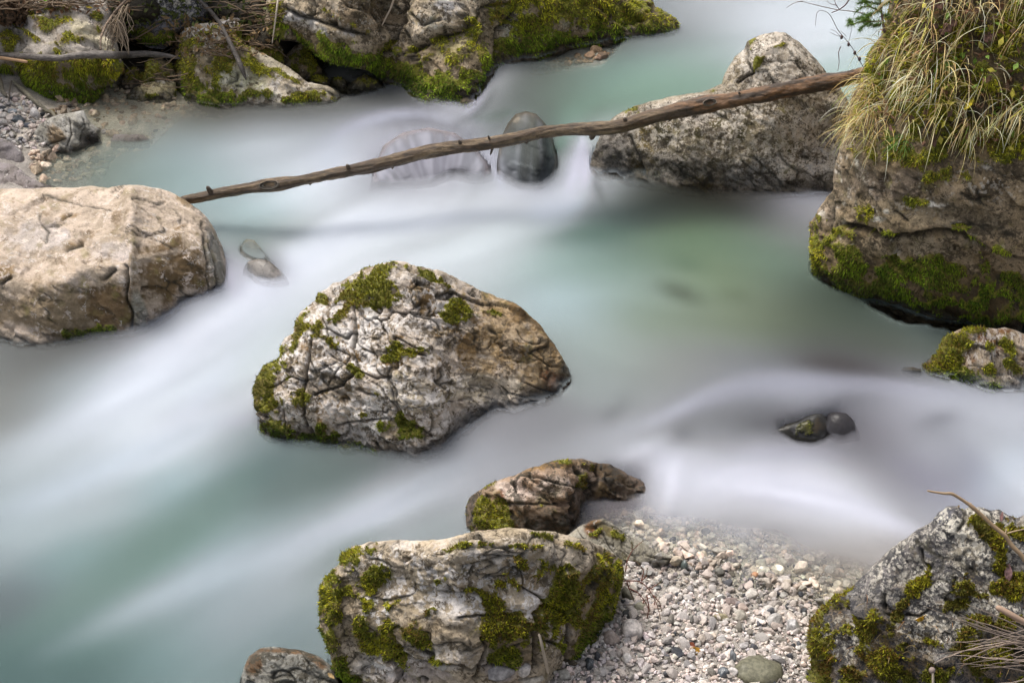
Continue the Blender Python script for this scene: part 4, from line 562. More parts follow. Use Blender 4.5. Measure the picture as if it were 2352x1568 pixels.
small('v3', 'dark rounded rock under the small waterfall below the log', fr([(1140, 400), (1142, 370), (1150, 320), (1165, 285), (1185, 262), (1208, 256), (1232, 262), (1256, 288), (1272, 325), (1284, 365), (1288, 400)]), fr([(1140, 405, .035), (1190, 425, .03), (1240, 432, .03), (1288, 402, .04)]), seed=54, a=(74, 30, 1), R=26, col=(.058, .052, .042), mat=M_soft, tints=[(fr.b([(1188, 275, 8, 10), (1150, 355, 8, 14)]), (.22, .19, .15), .6)], thick=.3, disp=(.012, .0015), facet=(.16, .004), fine=(.06, 0), crackn=0, rough=.15, edge=.6)
small('v4', 'violet-grey submerged boulder seen through the water left of the fall', fr([(848, 432), (858, 385), (880, 335), (925, 305), (985, 293), (1045, 306), (1095, 342), (1128, 382), (1142, 412)]), fr([(850, 436, .01), (930, 440, .0), (1050, 436, .0), (1138, 418, .01)]), seed=55, a=(58, 16, 1), R=24, col=(.17, .16, .185), mat=M_soft, thick=.3, disp=(.012, .0015), facet=(.16, .004), fine=(.06, 0), crackn=0, rough=.15, edge=.6)

# ------------------------------------------------------------------ water
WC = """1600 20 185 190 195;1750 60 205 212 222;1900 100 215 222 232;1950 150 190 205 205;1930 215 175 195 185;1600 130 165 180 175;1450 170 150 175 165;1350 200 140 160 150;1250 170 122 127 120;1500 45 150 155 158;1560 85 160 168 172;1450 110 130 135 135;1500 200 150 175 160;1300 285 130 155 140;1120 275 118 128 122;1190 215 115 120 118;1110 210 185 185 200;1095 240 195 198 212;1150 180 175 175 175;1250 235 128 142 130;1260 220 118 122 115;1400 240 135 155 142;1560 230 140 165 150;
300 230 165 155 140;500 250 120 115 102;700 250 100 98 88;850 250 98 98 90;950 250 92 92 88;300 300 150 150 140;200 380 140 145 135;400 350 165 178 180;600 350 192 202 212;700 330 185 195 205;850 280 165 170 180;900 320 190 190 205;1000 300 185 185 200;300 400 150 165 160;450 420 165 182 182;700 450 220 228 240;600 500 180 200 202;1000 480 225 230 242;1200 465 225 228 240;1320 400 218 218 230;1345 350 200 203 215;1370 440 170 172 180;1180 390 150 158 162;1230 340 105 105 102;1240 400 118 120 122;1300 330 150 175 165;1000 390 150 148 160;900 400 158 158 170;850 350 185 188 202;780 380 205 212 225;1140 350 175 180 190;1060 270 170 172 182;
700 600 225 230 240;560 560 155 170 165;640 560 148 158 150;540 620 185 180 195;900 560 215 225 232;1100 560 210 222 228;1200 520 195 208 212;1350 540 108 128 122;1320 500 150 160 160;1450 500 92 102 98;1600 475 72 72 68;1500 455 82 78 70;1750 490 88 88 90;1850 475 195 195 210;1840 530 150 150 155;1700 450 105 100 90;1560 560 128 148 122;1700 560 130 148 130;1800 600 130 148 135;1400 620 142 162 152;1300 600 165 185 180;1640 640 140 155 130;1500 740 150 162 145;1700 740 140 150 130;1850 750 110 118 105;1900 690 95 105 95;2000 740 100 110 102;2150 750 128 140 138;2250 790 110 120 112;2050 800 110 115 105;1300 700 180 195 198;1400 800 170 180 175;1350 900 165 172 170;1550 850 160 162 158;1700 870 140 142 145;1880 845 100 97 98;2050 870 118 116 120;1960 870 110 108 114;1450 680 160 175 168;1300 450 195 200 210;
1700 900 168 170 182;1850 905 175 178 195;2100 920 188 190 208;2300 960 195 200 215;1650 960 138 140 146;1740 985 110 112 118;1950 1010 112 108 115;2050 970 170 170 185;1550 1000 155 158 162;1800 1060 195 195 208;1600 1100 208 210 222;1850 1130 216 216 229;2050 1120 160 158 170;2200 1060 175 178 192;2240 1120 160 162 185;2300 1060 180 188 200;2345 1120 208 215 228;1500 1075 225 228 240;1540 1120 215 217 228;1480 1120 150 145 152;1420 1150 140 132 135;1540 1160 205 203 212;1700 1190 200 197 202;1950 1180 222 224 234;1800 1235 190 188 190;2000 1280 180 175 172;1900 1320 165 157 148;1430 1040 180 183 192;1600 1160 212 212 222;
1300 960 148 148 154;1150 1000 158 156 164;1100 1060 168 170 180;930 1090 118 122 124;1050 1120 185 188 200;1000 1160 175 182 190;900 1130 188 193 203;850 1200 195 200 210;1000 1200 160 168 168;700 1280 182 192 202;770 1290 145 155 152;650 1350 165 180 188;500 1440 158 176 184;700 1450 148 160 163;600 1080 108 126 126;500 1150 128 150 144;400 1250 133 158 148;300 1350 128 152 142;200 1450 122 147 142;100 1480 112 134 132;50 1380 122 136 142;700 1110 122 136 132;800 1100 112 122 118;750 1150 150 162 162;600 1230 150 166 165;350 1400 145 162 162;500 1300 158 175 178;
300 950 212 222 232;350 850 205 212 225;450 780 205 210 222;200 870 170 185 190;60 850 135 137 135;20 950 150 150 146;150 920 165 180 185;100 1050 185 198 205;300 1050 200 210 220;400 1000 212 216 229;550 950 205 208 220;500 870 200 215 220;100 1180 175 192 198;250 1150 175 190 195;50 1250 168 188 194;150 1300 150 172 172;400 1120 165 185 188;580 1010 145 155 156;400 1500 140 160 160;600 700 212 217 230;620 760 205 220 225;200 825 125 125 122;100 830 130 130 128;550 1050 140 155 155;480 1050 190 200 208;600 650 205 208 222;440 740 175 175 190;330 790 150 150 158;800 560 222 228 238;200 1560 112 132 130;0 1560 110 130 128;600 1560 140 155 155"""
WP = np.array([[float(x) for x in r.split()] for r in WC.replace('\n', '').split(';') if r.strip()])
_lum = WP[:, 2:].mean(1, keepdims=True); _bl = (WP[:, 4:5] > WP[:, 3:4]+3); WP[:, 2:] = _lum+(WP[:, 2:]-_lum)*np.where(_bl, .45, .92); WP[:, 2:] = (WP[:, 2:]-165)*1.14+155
FLOW = [(1800, 60, -1, .10), (1600, 150, -1, .15), (1400, 200, -1, .35), (1300, 230, -1, .4), (1180, 300, -.4, 1), (1240, 380, -.1, 1), (1330, 380, -.15, 1), (1110, 230, -.6, 1), (900, 290, -1, .05), (800, 330, -1, .45), (1000, 400, -.25, 1), (900, 380, -.6, 1), (600, 350, -1, .10), (300, 300, -1, .0), (250, 400, -1, .1), (450, 420, -1, .15),
    (1200, 470, -1, .2), (900, 500, -1, .3), (700, 550, -1, .55), (600, 650, -.8, .7), (450, 780, -1, .6), (300, 880, -1, .55), (100, 1000, -1, .5), (1400, 550, -1, .12), (1700, 620, 1, .12), (1500, 750, 1, .25), (1200, 600, -1, .3), (1350, 850, .8, .5), (1700, 800, 1, .12), (2000, 800, 1, .2), (1900, 500, -1, 0),
    (1600, 930, -1, .3), (1900, 930, 1, .10), (2200, 960, 1, .15), (2200, 1100, .7, .8), (1700, 1030, -1, .15), (1850, 1150, 1, .22), (2050, 1220, 1, .35), (1550, 1120, -.2, 1), (1700, 1240, 1, .22), (1400, 1000, -1, .25), (1100, 1050, -1, .42), (850, 1180, -1, .5), (700, 1250, -1, .5), (400, 1350, -1, .58), (100, 1500, -1, .6), (600, 1050, -1, .5), (300, 1150, -1, .48), (0, 1200, -1, .45), (600, 1450, -1, .6), (900, 560, -1, .3)]
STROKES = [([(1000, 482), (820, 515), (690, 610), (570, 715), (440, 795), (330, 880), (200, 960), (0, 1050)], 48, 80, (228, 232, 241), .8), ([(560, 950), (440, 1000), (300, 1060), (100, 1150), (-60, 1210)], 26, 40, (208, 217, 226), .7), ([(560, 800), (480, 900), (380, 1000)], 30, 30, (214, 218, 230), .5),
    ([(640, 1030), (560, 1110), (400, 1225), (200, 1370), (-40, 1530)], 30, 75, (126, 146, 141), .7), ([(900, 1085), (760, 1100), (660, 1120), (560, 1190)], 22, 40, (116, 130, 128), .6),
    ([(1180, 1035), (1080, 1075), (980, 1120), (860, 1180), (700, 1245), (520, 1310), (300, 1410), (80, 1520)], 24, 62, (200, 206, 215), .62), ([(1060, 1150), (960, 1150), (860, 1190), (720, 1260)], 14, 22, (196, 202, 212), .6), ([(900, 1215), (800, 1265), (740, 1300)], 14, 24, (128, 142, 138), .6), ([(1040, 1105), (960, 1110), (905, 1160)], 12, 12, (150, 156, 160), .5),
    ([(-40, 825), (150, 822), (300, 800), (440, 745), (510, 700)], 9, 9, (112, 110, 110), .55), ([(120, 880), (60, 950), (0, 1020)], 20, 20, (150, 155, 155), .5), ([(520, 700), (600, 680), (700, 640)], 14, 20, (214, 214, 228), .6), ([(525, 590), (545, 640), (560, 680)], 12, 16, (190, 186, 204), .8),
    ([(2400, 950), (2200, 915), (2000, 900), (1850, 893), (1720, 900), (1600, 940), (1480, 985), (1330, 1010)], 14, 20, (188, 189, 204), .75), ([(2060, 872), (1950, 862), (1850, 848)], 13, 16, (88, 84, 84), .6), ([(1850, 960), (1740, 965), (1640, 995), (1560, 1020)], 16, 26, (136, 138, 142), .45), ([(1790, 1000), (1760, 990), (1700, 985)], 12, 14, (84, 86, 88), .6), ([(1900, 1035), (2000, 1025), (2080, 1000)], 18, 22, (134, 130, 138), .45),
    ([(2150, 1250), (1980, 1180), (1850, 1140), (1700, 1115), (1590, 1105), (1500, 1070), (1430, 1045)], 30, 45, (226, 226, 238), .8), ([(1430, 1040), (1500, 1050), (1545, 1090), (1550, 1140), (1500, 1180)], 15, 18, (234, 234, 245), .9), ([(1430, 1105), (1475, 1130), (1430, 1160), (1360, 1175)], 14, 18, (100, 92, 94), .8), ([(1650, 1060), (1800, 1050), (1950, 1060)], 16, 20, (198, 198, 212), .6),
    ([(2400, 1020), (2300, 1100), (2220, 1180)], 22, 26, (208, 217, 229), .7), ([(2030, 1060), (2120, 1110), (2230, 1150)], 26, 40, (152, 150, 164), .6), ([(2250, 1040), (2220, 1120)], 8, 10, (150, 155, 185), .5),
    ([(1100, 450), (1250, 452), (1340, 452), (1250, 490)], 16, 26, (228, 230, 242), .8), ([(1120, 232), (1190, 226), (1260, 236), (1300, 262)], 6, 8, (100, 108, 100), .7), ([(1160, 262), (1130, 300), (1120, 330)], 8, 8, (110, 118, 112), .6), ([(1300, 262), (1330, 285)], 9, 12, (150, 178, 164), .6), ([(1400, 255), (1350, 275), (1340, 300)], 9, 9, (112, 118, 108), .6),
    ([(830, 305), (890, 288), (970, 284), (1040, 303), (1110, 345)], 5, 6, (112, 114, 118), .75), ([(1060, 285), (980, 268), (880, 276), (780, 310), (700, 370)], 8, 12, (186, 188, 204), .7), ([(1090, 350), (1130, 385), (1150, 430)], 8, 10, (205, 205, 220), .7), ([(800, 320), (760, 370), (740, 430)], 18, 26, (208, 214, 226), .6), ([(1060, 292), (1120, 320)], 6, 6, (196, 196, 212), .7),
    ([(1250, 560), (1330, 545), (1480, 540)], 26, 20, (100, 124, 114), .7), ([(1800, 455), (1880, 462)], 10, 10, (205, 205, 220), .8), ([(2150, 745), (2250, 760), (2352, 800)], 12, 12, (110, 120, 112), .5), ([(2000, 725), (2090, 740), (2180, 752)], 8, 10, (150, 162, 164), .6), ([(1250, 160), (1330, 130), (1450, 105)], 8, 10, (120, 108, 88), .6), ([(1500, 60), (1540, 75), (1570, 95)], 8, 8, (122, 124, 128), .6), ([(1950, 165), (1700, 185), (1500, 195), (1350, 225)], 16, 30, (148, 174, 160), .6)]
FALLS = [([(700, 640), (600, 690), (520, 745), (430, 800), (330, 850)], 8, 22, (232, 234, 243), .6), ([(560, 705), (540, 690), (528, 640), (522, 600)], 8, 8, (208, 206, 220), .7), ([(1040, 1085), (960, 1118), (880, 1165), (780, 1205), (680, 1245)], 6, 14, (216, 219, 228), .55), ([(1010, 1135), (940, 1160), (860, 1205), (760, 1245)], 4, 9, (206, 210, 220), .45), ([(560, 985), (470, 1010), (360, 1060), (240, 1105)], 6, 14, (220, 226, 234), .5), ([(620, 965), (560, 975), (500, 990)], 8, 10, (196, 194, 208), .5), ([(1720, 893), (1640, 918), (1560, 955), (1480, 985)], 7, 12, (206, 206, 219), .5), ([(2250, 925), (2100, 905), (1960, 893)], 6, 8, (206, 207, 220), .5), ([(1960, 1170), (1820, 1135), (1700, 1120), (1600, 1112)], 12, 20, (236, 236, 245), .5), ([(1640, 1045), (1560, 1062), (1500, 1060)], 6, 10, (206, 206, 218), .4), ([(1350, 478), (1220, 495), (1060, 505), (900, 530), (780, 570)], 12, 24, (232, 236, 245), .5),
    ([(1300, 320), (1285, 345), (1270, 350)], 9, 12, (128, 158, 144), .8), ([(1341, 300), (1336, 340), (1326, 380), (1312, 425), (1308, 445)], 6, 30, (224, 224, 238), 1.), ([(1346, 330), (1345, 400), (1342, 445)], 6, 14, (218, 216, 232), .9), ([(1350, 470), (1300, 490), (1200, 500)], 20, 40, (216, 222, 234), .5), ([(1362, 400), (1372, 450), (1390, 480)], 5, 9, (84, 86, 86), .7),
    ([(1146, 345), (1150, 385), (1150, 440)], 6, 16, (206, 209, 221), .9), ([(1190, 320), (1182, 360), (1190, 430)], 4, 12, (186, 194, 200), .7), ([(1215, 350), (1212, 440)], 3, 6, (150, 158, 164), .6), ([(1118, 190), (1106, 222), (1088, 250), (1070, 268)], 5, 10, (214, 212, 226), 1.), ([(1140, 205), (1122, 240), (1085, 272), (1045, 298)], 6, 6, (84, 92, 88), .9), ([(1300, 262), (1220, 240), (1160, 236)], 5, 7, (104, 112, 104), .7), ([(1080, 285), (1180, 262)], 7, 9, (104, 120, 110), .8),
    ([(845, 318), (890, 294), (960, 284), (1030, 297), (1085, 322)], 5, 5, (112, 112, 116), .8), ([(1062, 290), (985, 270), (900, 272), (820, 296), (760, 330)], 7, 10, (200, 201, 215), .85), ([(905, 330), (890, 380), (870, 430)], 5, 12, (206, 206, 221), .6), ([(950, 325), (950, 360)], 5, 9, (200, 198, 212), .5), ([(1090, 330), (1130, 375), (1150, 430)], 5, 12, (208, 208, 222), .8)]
def lic(C, us, vs, A, B, n, step):
    out = C.copy(); w = 1.; U0, V0 = np.meshgrid(us, vs)
    for sg in (1, -1):
        u, v = U0.copy(), V0.copy()
        for i in range(n):
            du = bil(us, vs, A, u, v); dv = bil(us, vs, B, u, v); u = u+sg*du*step; v = v+sg*dv*step; k = math.cos(.5*math.pi*(i+1)/(n+1))
            out = out+k*bil(us, vs, C, u, v); w += k
    return out/w
def build_water():
    us = np.arange(-560, 2921, 8); vs = np.arange(-320, 1961, 8); U, V = np.meshgrid(us, vs)
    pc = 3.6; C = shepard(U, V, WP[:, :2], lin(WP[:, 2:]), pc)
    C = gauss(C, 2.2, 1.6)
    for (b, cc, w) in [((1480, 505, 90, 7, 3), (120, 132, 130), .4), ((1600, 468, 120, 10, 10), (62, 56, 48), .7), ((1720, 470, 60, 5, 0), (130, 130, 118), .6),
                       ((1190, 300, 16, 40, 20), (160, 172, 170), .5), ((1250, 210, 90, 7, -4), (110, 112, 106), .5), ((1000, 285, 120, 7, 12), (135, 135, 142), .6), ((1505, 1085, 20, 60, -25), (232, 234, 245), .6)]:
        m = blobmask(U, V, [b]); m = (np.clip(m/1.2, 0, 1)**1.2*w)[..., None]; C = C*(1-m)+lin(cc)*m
    fp = [(f[0], f[1]) for f in FLOW]; fd = np.array([[f[2], f[3]] for f in FLOW]); fd = fd*np.where(fd[:, :1] > 0, -1, 1); fd /= np.linalg.norm(fd, axis=1, keepdims=True)
    FD = gauss(shepard(U, V, fp, fd, 3.4), 3, 3); FD /= np.linalg.norm(FD, axis=-1, keepdims=True)+1e-6; FA, FB = FD[..., 0], FD[..., 1]
    C = lic(C, us, vs, FA, FB, 9, 12)
    def paint(C, strokes):
        for (ln, w0, w1, cc, st_) in strokes:
            n_ = 12; q = np.array(ln, float); dd_ = np.concatenate([[0], np.cumsum(np.hypot(*np.diff(q, axis=0).T))]); s_ = np.linspace(0, dd_[-1], n_*len(ln)); qq = np.stack([np.interp(s_, dd_, q[:, 0]), np.interp(s_, dd_, q[:, 1])], -1)
            for _ in range(n_): qq[1:-1] = (qq[:-2]+qq[1:-1]*2+qq[2:])/4
            best = np.full(U.shape, 9.); bt = np.zeros(U.shape)
            for i_, (a, b) in enumerate(qq[::2]):
                t_ = i_*2/len(qq); w_ = w0+(w1-w0)*t_; e_ = min(1, .3+1.7*min(t_, 1-t_)); dn_ = np.hypot(U-a, V-b)/w_/e_; bt = np.where(dn_ < best, t_, bt); best = np.minimum(best, dn_)
            m = (np.exp(-best**2*.9)*st_*sm(bt, -.03, .12)*(1-.85*sm(bt, .7, 1.)*(w0 > 12)))[..., None]; C = C*(1-m)+lin(np.array(cc)*.97)*m
        return C
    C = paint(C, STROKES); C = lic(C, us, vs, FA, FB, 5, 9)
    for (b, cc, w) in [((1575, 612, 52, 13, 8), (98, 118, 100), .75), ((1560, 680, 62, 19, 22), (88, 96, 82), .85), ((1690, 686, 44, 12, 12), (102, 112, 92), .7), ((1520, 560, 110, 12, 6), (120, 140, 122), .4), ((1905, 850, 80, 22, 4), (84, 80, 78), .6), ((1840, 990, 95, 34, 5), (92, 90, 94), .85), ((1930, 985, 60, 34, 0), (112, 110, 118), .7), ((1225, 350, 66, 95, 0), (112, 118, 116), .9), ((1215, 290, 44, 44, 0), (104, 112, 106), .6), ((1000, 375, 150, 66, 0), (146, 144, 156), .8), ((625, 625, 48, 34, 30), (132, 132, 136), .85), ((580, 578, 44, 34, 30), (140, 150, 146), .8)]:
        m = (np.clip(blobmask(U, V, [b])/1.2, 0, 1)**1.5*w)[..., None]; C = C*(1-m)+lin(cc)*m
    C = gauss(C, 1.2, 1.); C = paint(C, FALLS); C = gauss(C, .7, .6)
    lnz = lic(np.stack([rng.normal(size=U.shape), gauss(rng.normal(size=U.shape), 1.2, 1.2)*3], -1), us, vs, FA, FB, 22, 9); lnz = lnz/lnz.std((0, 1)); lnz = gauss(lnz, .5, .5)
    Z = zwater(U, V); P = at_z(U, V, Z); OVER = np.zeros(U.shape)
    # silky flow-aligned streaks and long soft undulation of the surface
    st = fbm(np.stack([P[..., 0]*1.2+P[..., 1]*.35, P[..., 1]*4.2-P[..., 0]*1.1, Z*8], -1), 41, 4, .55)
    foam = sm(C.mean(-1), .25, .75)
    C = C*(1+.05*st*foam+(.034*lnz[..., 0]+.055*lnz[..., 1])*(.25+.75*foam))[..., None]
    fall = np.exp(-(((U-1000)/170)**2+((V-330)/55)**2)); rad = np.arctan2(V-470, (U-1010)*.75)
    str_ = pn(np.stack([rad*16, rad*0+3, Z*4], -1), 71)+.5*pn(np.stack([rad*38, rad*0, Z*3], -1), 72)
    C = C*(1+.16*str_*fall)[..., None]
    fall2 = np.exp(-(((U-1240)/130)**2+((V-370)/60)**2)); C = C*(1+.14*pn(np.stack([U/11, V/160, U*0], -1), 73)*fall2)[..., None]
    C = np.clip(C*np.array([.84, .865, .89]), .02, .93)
    P[..., 2] += .010*fbm(np.stack([P[..., 0]*1.1, P[..., 1]*2.2, Z*4], -1), 44, 3, .5)
    N = U.size; Pf = P.reshape(-1, 3)
    # depth of water over bed and rocks
    tv, tf, off = [], [], 0
    for (v_, f_) in [(bedV, bedF)]+SOLIDS: tv.append(v_); tf.append(f_+off); off += len(v_)
    bvh = BVHTree.FromPolygons(np.concatenate(tv).tolist(), np.concatenate(tf).tolist())
    dep = np.full(N, .5); dn = Vector((0, 0, -1))
    for i in range(N):
        h = bvh.ray_cast(Vector((Pf[i, 0], Pf[i, 1], Pf[i, 2]+.6)), dn, 1.6)
        if h[0] is not None: dep[i] = Pf[i, 2]-h[0].z
    dep = dep.reshape(U.shape); ds = gauss(np.clip(dep, -.05, .3), 1.2, 1.2)
    # stirred white water hides the bed; only the calm shallows are clear
    clear = blobmask(U, V, [(260, 290, 260, 75, 0, 1), (500, 255, 260, 45, 0, 1), (150, 380, 130, 45, 0, 1), (1690, 1255, 330, 70, 15, 1), (1400, 1200, 60, 40, 0, .8), (1900, 1350, 120, 50, 15, 1), (590, 600, 70, 70, 30, .5), (1200, 190, 120, 30, -20, .8), (1350, 120, 160, 22, -15, .8), (1100, 1130, 40, 30, 0, .3)]).clip(0, 1)
    clear = gauss(clear, 3, 3)
    kk = .035*(1-clear)+.26*clear
    al = 1-np.exp(-np.clip(ds+.004, 0, 1)/kk*1.6)
    al = np.where(clear < .05, np.maximum(al, sm(ds, -.015, .03)), al)
    spread = .032+.05*blobmask(U, V, [(1000, 410, 260, 60), (1240, 410, 120, 60), (600, 640, 110, 60, 30), (1900, 960, 420, 80, 8), (1480, 1120, 90, 70), (1100, 1030, 260, 40, -15), (350, 800, 330, 40, -18), (1600, 455, 240, 26, 5), (750, 1060, 220, 25, 14, .5)]).clip(0, 1)
    spread = spread*(1-.75*blobmask(U, V, [(1850, 985, 90, 40), (595, 615, 60, 50), (1215, 345, 75, 80), (2170, 865, 90, 45)]).clip(0, 1)); spread = gauss(spread, 4, 4)*sm(ds, .0, .12)
    k = NT('silky_water'); c = k.attr('col'); a = k.attr('alpha', 'Fac')
    bs = k.new('BsdfPrincipled', {'Base Color': c, 'Roughness': .32, 'Specular IOR Level': .22, 'IOR': 1.33}).outputs[0]
    tr = k.new('BsdfRefraction', {'Color': (.95, .97, .93, 1), 'Roughness': .11, 'IOR': 1.12}).outputs[0]
    m_base = k.done(k.new('MixShader', {0: a, 1: tr, 2: bs}).outputs[0])
    k = NT('water_veil'); c = k.attr('col'); a = k.attr('alpha', 'Fac')
    df = k.new('BsdfDiffuse', {'Color': c, 'Normal': k.new('CombineXYZ', {0: 0., 1: -.1, 2: 1.}).outputs[0]}).outputs[0]
    m_veil = k.done(k.new('MixShader', {0: a, 1: k.new('BsdfTransparent').outputs[0], 2: df}).outputs[0])
    v_, f_ = grid_mesh(U, V, P)
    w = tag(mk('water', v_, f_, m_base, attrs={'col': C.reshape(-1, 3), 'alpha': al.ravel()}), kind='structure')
    NL = 6; vv, ff, cc, aa = [], [], [], []; keep = (spread.ravel() > .004); fk = keep[f_].all(1)
    rem = -np.ones(N, int); used = np.unique(f_[fk]); rem[used] = np.arange(len(used)); f2 = rem[f_[fk]]
    for i in range(1, NL+1):
        q = v_[used].copy(); q[:, 2] += spread.ravel()[used]*i/NL
        vv.append(q); ff.append(f2+len(used)*(i-1)); cc.append(C.reshape(-1, 3)[used]); aa.append(np.clip(al.ravel()[used], 0, 1)*sm(spread.ravel()[used], .004, .016)*(.34-.035*i))
    mk('spray_veil', np.concatenate(vv), np.concatenate(ff), m_veil, parent=w, attrs={'col': np.concatenate(cc), 'alpha': np.concatenate(aa)})
    # thin films of running water over the stones that only just break the surface
    FILMS = [('v1', (540, 570, 700, 700), .12, 40, 2, .015), ('v2', (500, 520, 700, 670), .5, 40, 2.5, .015), ('v3', (1110, 235, 1320, 460), .34, 19, 4.5, .035), ('v4', (805, 260, 1180, 465), .82, 14, 6., .035), ('d1', (1780, 925, 1920, 1040), .01, 40, 1.5, .008), ('d2', (1870, 925, 2000, 1035), .12, 40, 2, .01),
        ('centre', (930, 860, 1345, 1130), 0, 40, 0, .022), ('centre', (585, 990, 960, 1110), 0, 40, 0, .009), ('flat', (-30, 640, 540, 840), 0, 40, 0, .020), ('behind', (1335, 380, 1990, 490), 0, 40, 0, .016), ('rs', (2120, 850, 2400, 930), 0, 40, 0, .018), ('right', (1870, 620, 2400, 790), 0, 40, 0, .008), ('mossy', (400, 200, 800, 270), 0, 40, 0, .008), ('bank', (860, 60, 1580, 275), 0, 40, 0, .010)]
    for (key, rect, cov, hx, soft, hf) in FILMS:
        tv_, tf_ = SOLIDS[RI[key]]; b_ = BVHTree.FromPolygons(tv_.tolist(), tf_.tolist()); u2 = np.arange(rect[0], rect[2]+1, 3.); v2 = np.arange(rect[1], rect[3]+1, 3.); UU, VV = np.meshgrid(u2, v2)
        yy = yc(VV); zwf = zwater(UU, VV)+.008; tw = (CAM_H-zwf-.004)/(SP-yy*CP); tr = np.full(UU.shape, 99.); D_ = rays(UU, VV); N_ = np.linalg.norm(D_, axis=-1)
        for j in range(len(v2)):
            for i in range(len(u2)):
                h = b_.ray_cast(Vector((0, 0, CAM_H)), Vector(D_[j, i]/N_[j, i]))
                if h[0] is not None: tr[j, i] = h[3]/N_[j, i]
        H = (tr < tw).astype(float); t0_ = np.minimum(tr, tw); T = np.minimum(gauss(t0_, 2., 2.), t0_)-(.010 if cov else .006); Pz = at_t(UU, VV, T)
        dz = np.where(H > 0, (CAM_H+t0_*D_[..., 2])-zwf, 0)
        edge_ = sm(np.minimum.reduce([UU-rect[0], rect[2]-UU, VV-rect[1], rect[3]-VV]), 0, 14)
        foot_ = H*np.exp(-(np.clip(dz, 0, 1)/(hf*(1+.6*pn(np.stack([UU/45, VV/45, UU*0], -1), 88))))**1.3)
        strk = pn(np.stack([UU/hx, VV/(120 if hx < 20 else 20), UU*0+3], -1), 87)
        if cov:
            S_ = gauss(H, soft, soft); big = sm(gauss(H, soft*1.5, soft*1.5), .03, .35)
            if key == 'v4': rd = np.arctan2(VV-520, (UU-1010)*.8); strk = .6*strk+.9*pn(np.stack([rd*17, rd*0, rd*0+.5], -1), 72)
            aF = cov*(1+.7*strk)+(.4*np.exp(-((UU-1160)/18)**2)*sm(VV, 290, 350) if key == 'v3' else 0)
            aF = np.clip(aF+foot_, 0, .96)*sm(S_, .42, .8)*edge_
        else: aF = np.clip(foot_*.92, 0, .92)*edge_
        cF = bil(us, vs, C, UU, VV)*({'v': .62, 'd': .42}.get(key[0], .85))
        if key in ('v3', 'v4'): st2 = np.clip(.5*strk+(.12 if key == 'v4' else -.02), 0, .5)[..., None]*H[..., None]; cF = cF*(1-st2)+lin((178, 178, 190))*st2
        v5, f5 = grid_mesh(UU, VV, Pz); keepf = (aF.ravel()[f5] > .01).any(1)
        if keepf.sum() < 10: continue
        f5 = f5[keepf]; uq, inv = np.unique(f5, return_inverse=True)
        mk('water_film', v5[uq], inv.reshape(f5.shape), m_veil, parent=w, attrs={'col': cF.reshape(-1, 3)[uq], 'alpha': aF.ravel()[uq]})
    return w
water = build_water()

# ------------------------------------------------------------------ stones, pebbles, gravel
def all_bvh(extra=()):
    tv, tf, off = [], [], 0
    for (v_, f_) in [(bedV, bedF)]+SOLIDS+list(extra): tv.append(v_); tf.append(f_+off); off += len(v_)
    return BVHTree.FromPolygons(np.concatenate(tv).tolist(), np.concatenate(tf).tolist())
BV = all_bvh()
def cast(u, v, bvh=None):
    d = Vector(rays(u, v)); h = (bvh or BV).ray_cast(Vector((0, 0, CAM_H)), d.normalized())
    return (None, None, 5.5) if h[0] is None else (h[0], h[1], h[3]/d.length)
def ico(sub=2):
    import bmesh
    bm = bmesh.new(); bmesh.ops.create_icosphere(bm, subdivisions=sub, radius=1)
    v = np.array([p.co[:] for p in bm.verts]); f = np.array([[q.index for q in p.verts] for p in bm.faces]); bm.free(); return v, f
ICO2, ICO3 = ico(2), ico(3)
def pebble_shape(rs, base=ICO2, angular=.8):
    v, f = base; v = v.copy()
    for _ in range(rs.integers(9, 15)):
        n = rs.normal(size=3); n /= np.linalg.norm(n); d = .82-angular*.45*rs.random(); s = v@n-d; v -= np.outer(np.clip(s, 0, 9)*.9, n)
    v *= np.array([1, .62+.3*rs.random(), .42+.28*rs.random()])
    v *= (1+.10*pn(v*1.6+rs.random(3)*50, 3)+.03*pn(v*5+9, 4))[:, None]
    return v, f
rsP = np.random.default_rng(99)
SHAPES = [pebble_shape(rsP) for _ in range(16)]
PCOL = np.array([1.0, 1.0, 1.02])*np.array([[.60, .51, .45], [.62, .57, .53], [.48, .43, .39], [.42, .39, .36], [.60, .53, .47], [.34, .32, .31], [.50, .40, .34], [.10, .10, .11], [.055, .058, .065], [.22, .20, .17]])
PPRB = np.array([.22, .2, .16, .1, .12, .06, .04, .035, .025, .04]); PPRB = PPRB/PPRB.sum()
def rotz(rs, k, tilt=.5):
    a = rs.random(k)*6.283; b = rs.normal(size=k)*tilt; c = rs.normal(size=k)*tilt
    ca, sa, cb, sb, cc, sc = np.cos(a), np.sin(a), np.cos(b), np.sin(b), np.cos(c), np.sin(c); z = np.zeros(k); o = z+1
    Rz = np.stack([ca, -sa, z, sa, ca, z, z, z, o], -1).reshape(k, 3, 3); Rx = np.stack([o, z, z, z, cb, -sb, z, sb, cb], -1).reshape(k, 3, 3); Ry = np.stack([cc, z, sc, z, o, z, -sc, z, cc], -1).reshape(k, 3, 3)
    return Rz@Rx@Ry
def project(p):
    x, y, z = p[0], p[1], p[2]-CAM_H; f = y*CP-z*SP; return 1176+x/f/TH*1176, 784-(y*SP+z*CP)/f/TH*1176
def in_poly_pts(rs, poly, k):
    q = np.array(poly); out = []
    while len(out) < k:
        u = rs.uniform(q[:, 0].min(), q[:, 0].max(), 4*k); v = rs.uniform(q[:, 1].min(), q[:, 1].max(), 4*k); m = inside(u, v, poly); out += list(zip(u[m], v[m]))
    return out[:k]
